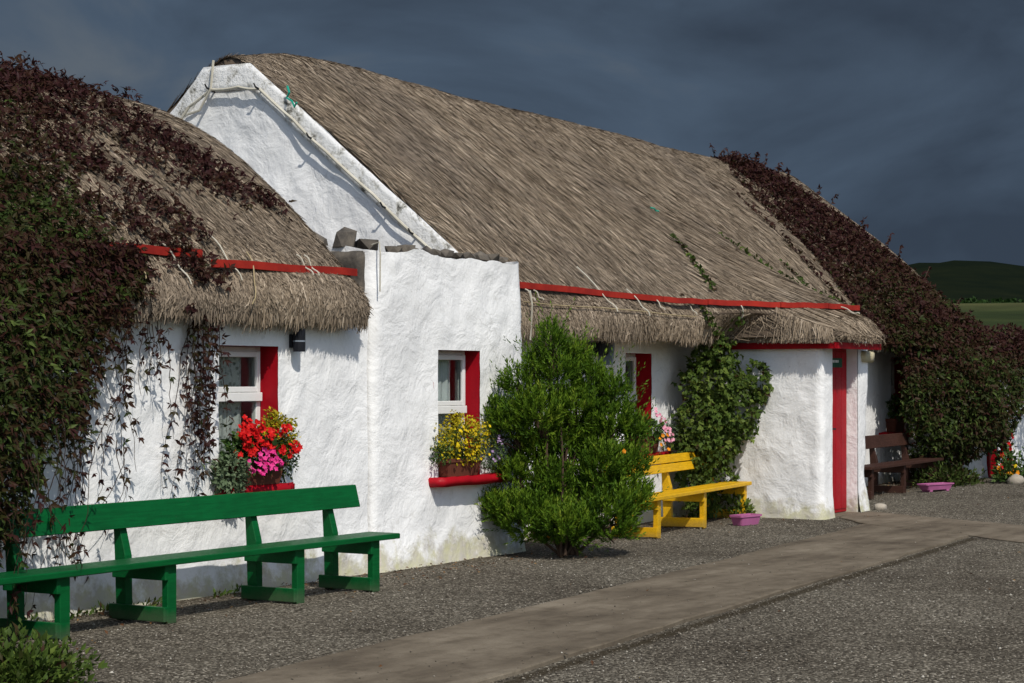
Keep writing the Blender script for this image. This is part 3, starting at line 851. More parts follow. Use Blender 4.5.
def left_profile(x):
    e = 0.02 * math.sin(x * 2.1)
    return [(.30, 2.28), (-.10 + e, 2.12), (-.19 + e, 2.22), (-.15, 2.38), (-.01, 2.56), (.25, 2.83), (.66, 3.21), (1.32, 3.72), (1.95, 4.03), (2.45, 4.13),
            (2.95, 4.03), (3.6, 3.66), (4.4, 2.95), (4.9, 2.45), (4.95, 2.15), (4.5, 2.25)]
def main_profile(x):
    w = smooth01((x - 21.22) / 0.30) * (1 - smooth01((x - 22.84) / 0.26))
    lz = -0.010 * min(max(0, x - 17), 12)
    e = 0.025 * math.sin(x * 1.7) + 0.015 * math.sin(x * 4.1)
    rz = 5.02 + 0.13 * smooth01((x - 16.4) / 1.0) - 0.010 * max(0, x - 19)
    dz = rz - 5.15
    p = [(.95, 2.26), (.20 + e, 2.09), (.09 + e, 2.19), (.12, 2.36 + lz), (.27, 2.53 + lz), (.80, 3.02 + .2 * dz + .4 * lz), (1.5, 3.64 + .4 * dz), (2.3, 4.30 + .7 * dz), (3.0, 4.86 + dz), (3.5, rz),
         (4.05, 4.86 + dz), (5.0, 4.0), (6.2, 2.95), (6.9, 2.35), (6.85, 2.15), (6.3, 2.3)]
    q = [(.9, 2.24), (-1.14, 2.12), (-1.24, 2.20), (-1.13, 2.34), (-.82, 2.46), (.30, 2.98), (1.3, 3.60 + .4 * dz)]
    w2 = smooth01((x - 20.2) / 2.0) * (1 - smooth01((x - 23.15) / 1.3))
    for k in range(7):
        g = w if k < 3 else w2 * (.5 + .5 * w) if k == 3 else w2
        p[k] = (p[k][0] * (1 - g) + q[k][0] * g, p[k][1] * (1 - g) + q[k][1] * g)
    return p

class Thatch:
    def __init__(self, prof, x0, x1, parent, seed, dx=0.05, ns=150, verge0=0.10, verge1=0.10):
        self.xs = np.arange(x0, x1 + dx / 2, dx); self.ns = ns
        G = []
        for x in self.xs:
            q, t = catmull(prof(x), ns)
            # rounded verges
            a = min(1, max(0, (x - x0) / .35)); b = min(1, max(0, (x1 - x) / .35))
            drop = verge0 * (1 - math.sqrt(1 - (1 - a) ** 2)) + verge1 * (1 - math.sqrt(1 - (1 - b) ** 2))
            g = np.stack([np.full(ns, x), q[:, 0], q[:, 1] - drop * np.clip((t - 2) / 2, 0, 1)], 1)
            G.append(g)
        G = np.array(G); self.t = t
        self.G0 = G.copy()
        P = G.reshape(-1, 3)
        self.nrm = self.normals(G)
        n = 0.030 * fbm(P * np.array([.7, .4, .4]), seed, 2) + 0.004 * fbm(P * np.array([9, 3, 3]), seed + 8, 2)
        self.G = G + self.nrm * n.reshape(G.shape[:2])[..., None]
        nx = len(self.xs)
        i, j = np.meshgrid(np.arange(nx - 1), np.arange(ns - 1), indexing='ij'); i, j = i.ravel(), j.ravel()
        f = np.stack([i * ns + j, (i + 1) * ns + j, (i + 1) * ns + j + 1, i * ns + j + 1], 1)
        v = self.G.reshape(-1, 3)
        # end faces: fan strips closing the two verges
        ends = []
        for row in (0, nx - 1):
            c0 = len(v) ; core = self.G[row].copy(); core[:, 2] -= 0.0
            mid = np.array([self.G[row][:, 0].mean(), self.G[row][:, 1].mean(), 2.2])
            inner = core + (mid - core) * 0.35
            v = np.vstack([v, inner])
            for k in range(ns - 1):
                ends.append((row * ns + k, row * ns + k + 1, c0 + k + 1, c0 + k))
        f = np.vstack([f, np.array(ends)])
        self.base = npmesh('thatch', v, f, MAT['thatch_base'], parent, smooth=False)
    def normals(self, G):
        gx = np.gradient(G, axis=0); gs = np.gradient(G, axis=1)
        n = np.cross(gx, gs); n /= np.linalg.norm(n, axis=2)[..., None] + 1e-9
        return n
    def at(self, x, t, arr=None):
        """bilinear lookup; t in control-point units"""
        arr = self.G if arr is None else arr
        fi = np.clip((x - self.xs[0]) / (self.xs[1] - self.xs[0]), 0, len(self.xs) - 1.001)
        fj = np.clip(t / self.t[-1] * (self.ns - 1), 0, self.ns - 1.001)
        i, j = fi.astype(int), fj.astype(int); a, b = (fi - i)[:, None], (fj - j)[:, None]
        return (arr[i, j] * (1 - a) * (1 - b) + arr[i + 1, j] * a * (1 - b) + arr[i, j + 1] * (1 - a) * b + arr[i + 1, j + 1] * a * b)

def straw_layer(th, n, parent, x0, x1, t0, t1, seed, wid=(.005, .011), ln=(.10, .34), name='straw', lift=.022):
    rg = np.random.default_rng(seed)
    x = rg.uniform(x0, x1, n); t = rg.uniform(t0, t1, n)
    L = rg.uniform(ln[0], ln[1], n)
    sk = rg.normal(0, .13, n) + 0.03 * vnoise(np.stack([x * 1.5, t * 1.2, 0 * x], 1), seed)
    ok = np.abs(th.at(x, t, th.nrm)[:, 0]) < .45
    x, t, L, sk = x[ok], t[ok], L[ok], sk[ok]; n = len(x)
    rows = []
    K = 3
    w = rg.uniform(wid[0], wid[1], n)
    up = rg.uniform(.1, 1.0, n) ** 2 * lift
    for k in range(K):
        a = k / (K - 1)
        # control-point spacing differs along the profile, so walk in t roughly by length
        tt = t - a * L
        xx = np.clip(x + a * L * sk, x0, x1)
        p = th.at(xx, np.clip(tt, t0 * 0 + 1.0, None)); nn = th.at(xx, np.clip(tt, 1.0, None), th.nrm)
        p = p + nn * (0.003 + up * a)[:, None]
        p[:, 0] = p[:, 0] + (x + a * L * sk - xx)
        rows.append(p)
    d = rows[2] - rows[0]; nn = th.at(x, t, th.nrm)
    sd = np.cross(d, nn); sd /= np.linalg.norm(sd, axis=1)[:, None] + 1e-9
    sd = sd + nn * rg.normal(0, .28, n)[:, None]; sd /= np.linalg.norm(sd, axis=1)[:, None]
    V = np.empty((n, 6, 3))
    for k in range(3):
        ww = (w * (1.0, 1.0, .45)[k] / 2)[:, None]
        V[:, 2 * k] = rows[k] - sd * ww; V[:, 2 * k + 1] = rows[k] + sd * ww
    b = np.arange(n)[:, None] * 6
    F = np.concatenate([b + np.array([0, 1, 3, 2]), b + np.array([2, 3, 5, 4])], 0)
    tone = np.clip(rg.normal(.42, .36, n), 0, 1)
    o = npmesh(name, V.reshape(-1, 3), F, MAT['thatch_straw'], parent, tone=np.repeat(tone, 6))
    return tag(o, kind='stuff')

def fringe(th, n, parent, x0, x1, seed, wid=(.008, .016), name='eave_straw'):
    """the combed ends hanging at the eave, in uneven tufts"""
    rg = np.random.default_rng(seed)
    x = rg.uniform(x0, x1, n)
    t = rg.uniform(1.6, 4.3, n)
    tip = rg.uniform(.95, 2.6, n)
    tip = np.minimum(tip, t - .45)
    ok = np.abs(th.at(x, t, th.nrm)[:, 0]) < .4
    x, t, tip = x[ok], t[ok], tip[ok]; n = len(x)
    a0 = th.at(x, t) ; n0 = th.at(x, t, th.nrm)
    skew = rg.normal(0, .05, n) + .06 * vnoise(np.stack([x * 4, 0 * x, 0 * x], 1), seed)
    mid = th.at(np.clip(x + skew * .5, x0, x1), (t + tip) / 2); nm = th.at(x, (t + tip) / 2, th.nrm)
    e = th.at(np.clip(x + skew, x0, x1), tip); ne = th.at(x, tip, th.nrm)
    tuft = .5 + .5 * vnoise(np.stack([x * 5.5, t * .8, 0 * x], 1), seed + 4)
    a0 = a0 + n0 * rg.uniform(0, .012, n)[:, None]
    mid = mid + nm * (rg.uniform(.003, .018, n))[:, None]
    e = e + ne * (rg.uniform(.0, .028, n) * (.4 + tuft))[:, None]
    e[:, 2] -= rg.uniform(.0, .09, n) * (.3 + tuft) * (tip < 1.5)
    e[:, 0] += rg.normal(0, .012, n)
    w = rg.uniform(wid[0], wid[1], n)
    d = e - a0; sd = np.cross(d, n0); sd /= np.linalg.norm(sd, axis=1)[:, None] + 1e-9
    sd = sd + n0 * rg.normal(0, .5, n)[:, None]; sd /= np.linalg.norm(sd, axis=1)[:, None]
    V = np.empty((n, 6, 3))
    for k, p in enumerate((a0, mid, e)):
        ww = (w * (1, 1, .4)[k] / 2)[:, None]
        V[:, 2 * k] = p - sd * ww; V[:, 2 * k + 1] = p + sd * ww
    b = np.arange(n)[:, None] * 6
    F = np.concatenate([b + np.array([0, 1, 3, 2]), b + np.array([2, 3, 5, 4])], 0)
    tone = np.clip(rg.normal(.5, .22, n) + .15 * (tuft - .5), 0, 1)
    return tag(npmesh(name, V.reshape(-1, 3), F, MAT['thatch_straw'], parent, tone=np.repeat(tone, 6)), kind='stuff')

th_left = Thatch(left_profile, 5.2, 13.66, left_cottage, 5, verge0=.1, verge1=.10)
th_main = Thatch(main_profile, 16.47, 31.35, main_cottage, 15, verge0=.03, verge1=.16)
straw_layer(th_left, 85000, left_cottage, 8.0, 13.68, 2.6, 9.8, 101)
straw_layer(th_main, 170000, main_cottage, 16.44, 31.36, 2.6, 10.0, 102, wid=(.006, .013), ln=(.12, .38))
fringe(th_left, 16000, left_cottage, 9.0, 13.67, 103)
fringe(th_main, 26000, main_cottage, 16.44, 31.3, 104)
straw_layer(th_left, 4000, left_cottage, 13.56, 13.67, 1.5, 9.8, 105, name='verge_straw')
straw_layer(th_main, 3500, main_cottage, 16.43, 16.60, 1.5, 10.4, 106, name='verge_straw', lift=.05)

# red hold-down boards and ropes on the thatch
def rail(parent, th, x0, x1, tpos, z_off, mat='orange_red_paint', h=.062, seg=3.2, tend=None):
    x = x0
    while x < x1 - .05:
        xe = min(x1, x + seg); te = tpos if tend is None else tend
        a = th.at(np.array([x, xe]), np.array([tpos, te])); n = th.at(np.array([x, xe]), np.array([tpos, te]), th.nrm)
        a = a + n * z_off
        mb = MB(); m = 8
        pts = [a[0] + (a[1] - a[0]) * k / m + np.array([0, 0, .004 * math.sin(x + k * 1.3)]) for k in range(m + 1)]
        rings = [[(p[0], p[1] - .018, p[2] - h / 2), (p[0], p[1] + .018, p[2] - h / 2), (p[0], p[1] + .018, p[2] + h / 2), (p[0], p[1] - .018, p[2] + h / 2)] for p in pts]
        mb.loft(rings); mb.build('hold_down_board', MAT[mat], parent)
        x = xe + .02
rail(left_cottage, th_left, 10.65, 11.68, 3.95, .045)
rail(left_cottage, th_left, 11.70, 13.80, 3.50, .075, h=.06, seg=4, tend=4.0)
for _a, _b in ((16.80, 20.0), (20.02, 20.75), (20.765, 21.5), (21.515, 22.2), (22.215, 23.2)):
    rail(main_cottage, th_main, _a, _b, 4.0, .06, seg=6)
def porch_side_straw():
    # trimmed straw ends on the porch's side edge, hanging down to the red board
    rg = np.random.default_rng(107); n = 5200
    y = rg.uniform(-1.2, .12, n)
    xg = np.linspace(21.22, 21.60, 16); best = np.zeros(n); 
    yy = np.linspace(-1.2, .12, 60)
    ztop = []
    for v in yy:                                   # height of the thatch top above each y, just inside the porch edge
        col_ = th_main.at(np.full(80, 21.58), np.linspace(1.6, 6, 80)); ztop.append(np.interp(v, col_[:, 1], col_[:, 2]))
    zt = np.interp(y, yy, ztop)
    x = 21.44 + rg.normal(0, .02, n) - .03 * rg.uniform(0, 1, n)
    top = 2.10 + (zt - 2.10) * rg.uniform(.25, 1.03, n); bot = np.maximum(2.06 + rg.uniform(-.02, .05, n), top - rg.uniform(.10, .26, n))
    a = np.stack([x + .05 * (top - 2.1) / .3, y, top], 1); b_ = np.stack([x - rg.uniform(0, .03, n), y + rg.normal(0, .03, n), bot], 1)
    sd = np.stack([rg.normal(0, .4, n), -np.ones(n), 0 * x], 1); sd /= np.linalg.norm(sd, axis=1)[:, None]
    w_ = rg.uniform(.006, .013, n)[:, None] / 2
    V = np.stack([a - sd * w_, a + sd * w_, b_ + sd * w_ * .5, b_ - sd * w_ * .5], 1).reshape(-1, 3)
    F = np.arange(n * 4).reshape(-1, 4)
    tag(npmesh('eave_straw', V, F, MAT['thatch_straw'], main_cottage, tone=np.repeat(np.clip(rg.normal(.5, .28, n), 0, 1), 4)), kind='stuff')
porch_side_straw()
def rope_on(parent, th, x, ta, tb, mat='rope', r=.006, drift=.0, dangling=0, lift=.05, name='rope'):
    n = 10; t = np.linspace(ta, tb, n)
    xx = x + drift * np.linspace(0, 1, n)
    p = th.at(xx, t) + th.at(xx, t, th.nrm) * (lift + .012 * np.sin(np.linspace(0, 9, n)))[:, None]
    pts = [tuple(q) for q in p]
    if dangling: pts.append((pts[-1][0] + .01, pts[-1][1], pts[-1][2] - dangling))
    MB().tube(pts, r, 5).build(name, MAT[mat], parent)
for x, a, b_, dr_ in ((11.95, 4.6, 2.9, .02), (12.25, 4.1, 2.0, -.2), (12.9, 4.15, 3.3, .02), (13.0, 4.15, 3.3, .0), (11.3, 4.2, 2.6, .05), (10.9, 4.2, 2.7, -.03)):
    rope_on(left_cottage, th_left, x, a, b_, 'rope' if dr_ >= 0 else 'twine', .006, dr_)
for x, a, b_, dr_ in ((16.95, 3.9, 3.2, 0), (17.12, 3.9, 3.3, .02), (18.55, 4.6, 2.9, .06), (19.3, 4.2, 2.8, .05), (19.85, 4.0, 3.4, 0), (21.1, 4.0, 3.4, 0), (20.5, 4.1, 3.2, .02), (22.6, 4.0, 3.3, 0)):
    rope_on(main_cottage, th_main, x, a, b_, 'rope', .007, dr_)
xs_ = np.linspace(16.7, 20.5, 24)
p_ = th_main.at(xs_, np.full(24, 3.05)) + th_main.at(xs_, np.full(24, 3.05), th_main.nrm) * .05
MB().tube([tuple(q) for q in p_], .006, 5).build('rope', MAT['twine'], main_cottage)
q = th_main.at(np.array([16.84]), np.array([3.3]))[0]
MB().tube([(16.80, q[1] - .08, 2.50), (16.81, q[1] - .10, 2.36), (16.84, q[1] - .06, 2.02)], .009, 5).build('rope', MAT['rope'], main_cottage)
MB().tube([(13.97, -.02, 2.78), (13.965, -.10, 2.80), (13.95, -.12, 2.70), (13.96, -.11, 2.38)], .007, 5).build('rope', MAT['rope'], left_cottage)

# rope and pegs along the gable
gy = [(4.30, 4.15), (3.95, 4.50), (3.66, 4.66), (3.3, 4.66), (3.02, 4.62), (2.6, 4.28), (2.18, 3.93), (1.6, 3.46), (1.0, 2.96), (.8, 2.82)]
pts = []
for k in range(len(gy) - 1):
    for s in range(4):
        t = s / 4; y = gy[k][0] * (1 - t) + gy[k + 1][0] * t; z = gy[k][1] * (1 - t) + gy[k + 1][1] * t
        pts.append((16.335 + .008 * math.sin(k * 3 + s), y, z - .012 * math.sin(math.pi * t)))
MB().tube(pts, .016, 7).build('gable_rope', MAT['rope'], main_cottage)
MB().tube([(16.33, 3.62, 4.96), (16.31, 3.64, 4.66), (16.32, 3.80, 4.45), (16.33, 3.97, 4.42)], .014, 6).build('gable_rope', MAT['rope'], main_cottage)
for y, z in ((3.66, 4.66), (3.02, 4.62), (2.35, 4.07), (1.45, 3.33), (1.12, 3.06)):
    MB().tube([(16.45, y, z - .03), (16.27, y, z + .01), (16.25, y + .01, z + .05)], .012, 6, .008).build('peg', MAT['black_metal'], main_cottage)
MB().tube([(16.33, 2.66, 4.62), (16.31, 2.62, 4.55), (16.32, 2.66, 4.50), (16.30, 2.58, 4.46), (16.32, 2.56, 4.40), (16.3, 2.52, 4.44)], .012, 5).build('tied_twine', MAT['green_twine'], main_cottage)
q = th_main.at(np.array([22.3]), np.array([6.2]))[0]
MB().tube([(q[0] - .05, q[1], q[2] + .06), (q[0], q[1] - .03, q[2] + .05), (q[0] + .05, q[1] - .02, q[2] + .03), (q[0] + .07, q[1] - .06, q[2] + .02)], .010, 5).build('tied_twine', MAT['green_twine'], main_cottage)

# ------------------------------------------------------------------ foliage tools
def unit(a): return a / (np.linalg.norm(a, axis=1)[:, None] + 1e-9)
def leaf_mesh(name, p, ax, nrm, L, wr, tone, mat, parent, fold=.25, droop=.15, ws=True):
    """pointed folded leaves: four triangles each (base, two sides, middle, tip)"""
    n = len(p)
    ax = unit(ax); sd = unit(np.cross(ax, nrm)); up = np.cross(sd, ax)
    L = np.broadcast_to(L, n)[:, None]; W = L * wr
    base = p; mid = p + ax * L * .5
    tip = p + ax * L - up * L * droop
    l = p + ax * L * .42 + sd * W * .5 + up * W * fold
    r = p + ax * L * .42 - sd * W * .5 + up * W * fold
    V = np.stack([base, l, tip, r, mid], 1).reshape(-1, 3)
    b = np.arange(n)[:, None] * 5
    F = np.concatenate([b + np.array(q) for q in ((0, 4, 1), (1, 4, 2), (0, 3, 4), (4, 3, 2))], 0)
    o = npmesh(name, V, F, MAT[mat], parent, tone=np.repeat(np.clip(tone, 0, 1), 5), ws=ws)
    return tag(o, kind='stuff')

def rand_dirs(rg, n):
    v = rg.normal(0, 1, (n, 3)); return unit(v)

def fan_leaves(rg, P, out, k, L0, L1, hang=.6, spread=1.1):
    """clusters of k leaflets hanging from points P, facing out"""
    n = len(P)
    base_ax = unit(out * .55 + np.array([0, 0, -hang]) + rg.normal(0, .45, (n, 3)))
    face = unit(out + rg.normal(0, .45, (n, 3)))
    sd = unit(np.cross(base_ax, face))
    A = np.linspace(-spread, spread, k)
    pp, aa, nn, ll = [], [], [], []
    for a in A:
        aj = a + rg.normal(0, .18, n)
        pp.append(P); aa.append(base_ax * np.cos(aj)[:, None] + sd * np.sin(aj)[:, None] + rg.normal(0, .12, (n, 3)))
        nn.append(face + rg.normal(0, .3, (n, 3)))
        ll.append(rg.uniform(L0, L1, n) * (1 - .28 * abs(a) / spread))
    return np.vstack(pp), np.vstack(aa), np.vstack(nn), np.concatenate(ll)

def stems(name, lines, mat, parent, r0=.006, r1=.002, n=4):
    mb = MB()
    for ln_ in lines: mb.tube(ln_, r0, n, r1)
    return tag(mb.build(name, MAT[mat], parent, ws=True), kind='stuff')

# ------------------------------------------------------------------ creeper on the near cottage
def creeper_left():
    rg = np.random.default_rng(201)
    t = thing('creeper_vine', 'purple and green creeper spilling over the near cottage roof onto the green bench', 'creeper', (8.6, -.2, 0))
    P, O, T = [], [], []
    # over the roof: dense near the eave left, thinning along a diagonal up to the ridge
    n = 52000
    x = rg.uniform(6.5, 13.6, n); tt = rg.uniform(1.6, 10.2, n)
    edge = 11.0 + 2.1 * np.clip((tt - 3.5) / 6, 0, 1) ** 1.1
    nz = fbm(np.stack([x * 1.5, tt * .8, 0 * x], 1), 77, 3)
    dens = smooth01((edge - .35 - x) / .8 + .32 + .7 * nz)
    top = smooth01((tt - 8.2) / 1.0) * (x < 13.0)
    dens = np.maximum(dens, top * smooth01(.78 + .7 * nz - np.clip((x - 12.2) * .8, 0, 1)))
    dens *= np.where((tt > 5.0) & (tt < 8.2) & (x > 11.7), .5 + .6 * smooth01(nz), 1)
    keep = rg.uniform(0, 1, n) < dens
    x, tt, dd = x[keep], tt[keep], dens[keep]
    p = th_left.at(x, tt); nn = th_left.at(x, tt, th_left.nrm)
    h = rg.uniform(0, 1, len(x)) ** 1.6 * (.07 + .22 * smooth01((10.6 - x) / 2))
    P.append(p + nn * h[:, None]); O.append(nn); T.append(np.clip(.26 + .40 * smooth01((3.9 - p[:, 2]) / 1.4) * smooth01((11.4 - x) / 1.2) + rg.normal(0, .18, len(x)), 0, 1))
    # diagonal streamers running down over the thatch
    lines = []
    def streamer(pts, dens_, wid, tone0):
        pts = np.array(pts, float)
        s = np.linspace(0, len(pts) - 1, dens_)
        xx = np.interp(s, np.arange(len(pts)), pts[:, 0]) + rg.normal(0, wid, dens_)
        t2 = np.interp(s, np.arange(len(pts)), pts[:, 1]) + rg.normal(0, wid * 1.6, dens_)
        p = th_left.at(xx, t2); nn = th_left.at(xx, t2, th_left.nrm)
        P.append(p + nn * rg.uniform(.01, .12, dens_)[:, None]); O.append(nn); T.append(np.clip(tone0 + rg.normal(0, .12, dens_), 0, 1))
        ss = np.linspace(0, len(pts) - 1, 14)
        q = th_left.at(np.interp(ss, np.arange(len(pts)), pts[:, 0]), np.interp(ss, np.arange(len(pts)), pts[:, 1]))
        q = q + th_left.at(np.interp(ss, np.arange(len(pts)), pts[:, 0]), np.interp(ss, np.arange(len(pts)), pts[:, 1]), th_left.nrm) * .03
        lines.append([tuple(a) for a in q])
    streamer([(11.6, 8.8), (12.0, 7.9), (12.5, 7.0), (12.85, 6.2)], 430, .12, .15)
    streamer([(11.9, 7.9), (12.4, 7.0), (12.6, 6.2), (12.7, 5.7)], 430, .11, .15)
    streamer([(12.6, 6.6), (13.0, 6.0), (13.25, 5.5)], 170, .06, .12)
    streamer([(11.3, 7.6), (11.9, 6.8), (12.2, 6.0)], 380, .14, .18)
    streamer([(11.2, 6.4), (11.6, 5.4), (11.8, 4.6)], 240, .11, .2)
    streamer([(10.9, 5.4), (11.3, 4.5), (11.5, 3.8), (11.6, 2.8)], 320, .11, .25)
    streamer([(12.0, 9.3), (12.6, 9.0), (12.9, 8.5)], 130, .08, .12)
    streamer([(12.9, 8.3), (13.1, 7.9)], 30, .05, .12)
    # curtain hanging in front of the wall and round the bench end
    n = 26000
    x = rg.uniform(6.4, 11.0, n); z = rg.uniform(.15, 2.6, n)
    lowz = np.interp(x, [6.4, 8.8, 9.3, 9.8, 10.3, 10.75, 11.0], [.1, .25, .55, 1.05, 1.45, 1.8, 2.2])
    bul = np.interp(x, [6.4, 8.4, 9.2, 10.0, 11.0], [1.25, 1.05, .72, .40, .18])
    nz = fbm(np.stack([x * 2.0, z * .9, 0 * x], 1), 88, 3)
    dens = smooth01((z - lowz) / .55 + .25 + .6 * nz)
    keep = rg.uniform(0, 1, n) < dens
    x, z, bul = x[keep], z[keep], bul[keep]
    prof = np.clip(.55 + .45 * np.sin((z - .2) * 1.25), .3, 1)
    y = -.03 - bul * prof * (1 - .75 * rg.uniform(0, 1, len(x)) ** 2)
    P.append(np.stack([x, y, z], 1)); O.append(np.stack([np.zeros(len(x)), -np.ones(len(x)), .25 * np.ones(len(x))], 1))
    T.append(np.clip(.62 - .24 * smooth01((x - 9.4) / 1.4) - .25 * smooth01((z - 1.9) / .9) + rg.normal(0, .20, len(x)), 0, 1))
    # loose tendrils with gaps: down the wall, and one long strand beside the window
    def tendril(x, y, z, length, sway, gap, tone0):
        pts = [(x, y, z)]; m = max(4, int(length / .06)); dx = rg.normal(0, .004)
        for k in range(m):
            dx = dx * .9 + rg.normal(0, sway * .25)
            x += dx; z -= length / m; y = min(-.015, y + rg.normal(0, .012))
            pts.append((x, y, z))
            if rg.uniform() < gap:
                P.append(np.array([[x + rg.normal(0, .02), y - .02, z]])); O.append(np.array([[rg.normal(0, .5), -1, .1]])); T.append(np.array([np.clip(tone0 + rg.normal(0, .2), 0, 1)]))
        lines.append(pts)
    for k in range(26):
        x0 = rg.uniform(9.6, 11.25)
        tendril(x0, -rg.uniform(.03, .18), rg.uniform(1.9, 2.2), rg.uniform(.25, 1.15) * np.interp(x0, [9.6, 11.25], [1.5, .75]), .055, .6, .35)
    for k in range(16):
        tendril(11.62 + rg.uniform(-.10, .16), -rg.uniform(.04, .16), 2.15, rg.uniform(.7, 1.40), .016, .95, .32)
    for k in range(26):
        x0 = rg.uniform(8.5, 9.9); tendril(x0, -rg.uniform(.3, .95), rg.uniform(1.1, 1.6), rg.uniform(.5, 1.15), .05, .6, .4)
    for k in range(14):
        x0 = rg.uniform(9.8, 10.7); tendril(x0, -rg.uniform(.05, .3), rg.uniform(1.0, 1.5), rg.uniform(.4, .9), .05, .45, .3)
    # shoots standing up along the ridge
    for k in range(70):
        x0 = rg.uniform(11.6, 13.1); b0 = th_left.at(np.array([x0]), np.array([rg.uniform(8.3, 9.3)]))[0]
        hgt = rg.uniform(.08, .32) * np.interp(x0, [11.8, 13.1], [1.2, .5]); dx = rg.normal(.1, .12)
        m = 6; pts = []
        for q_ in range(m):
            a = q_ / (m - 1); c = (b0[0] + dx * a, b0[1] - .04 * a, b0[2] + hgt * a - .10 * a * a)
            pts.append(c); P.append(np.array([c])); O.append(np.array([[rg.normal(0, 1), -.6, .3]])); T.append(np.array([np.clip(rg.normal(.15, .12), 0, 1)]))
        lines.append(pts)
    P, O, T = np.vstack(P), np.vstack(O), np.concatenate(T)
    pp, aa, nn, ll = fan_leaves(rg, P, unit(O), 4, .030, .088)
    leaf_mesh('leaves', pp, aa, nn, ll, .36, np.tile(T, 4) + rg.normal(0, .05, len(pp)), 'creeper_leaf', t)
    stems('stems', lines, 'bark', t, .004, .0018, 3)
    trunk = [[(8.3 + dx, -.1, 0), (8.35 + dx, -.12, .8), (8.5 + dx * 1.4, -.15, 1.6), (8.7 + dx * 2, -.3, 2.3), (9.0 + dx * 2.5, -.1, 2.6)] for dx in (-.25, 0, .2, .5)]
    stems('trunk', trunk, 'bark', t, .035, .012, 7)
creeper_left()

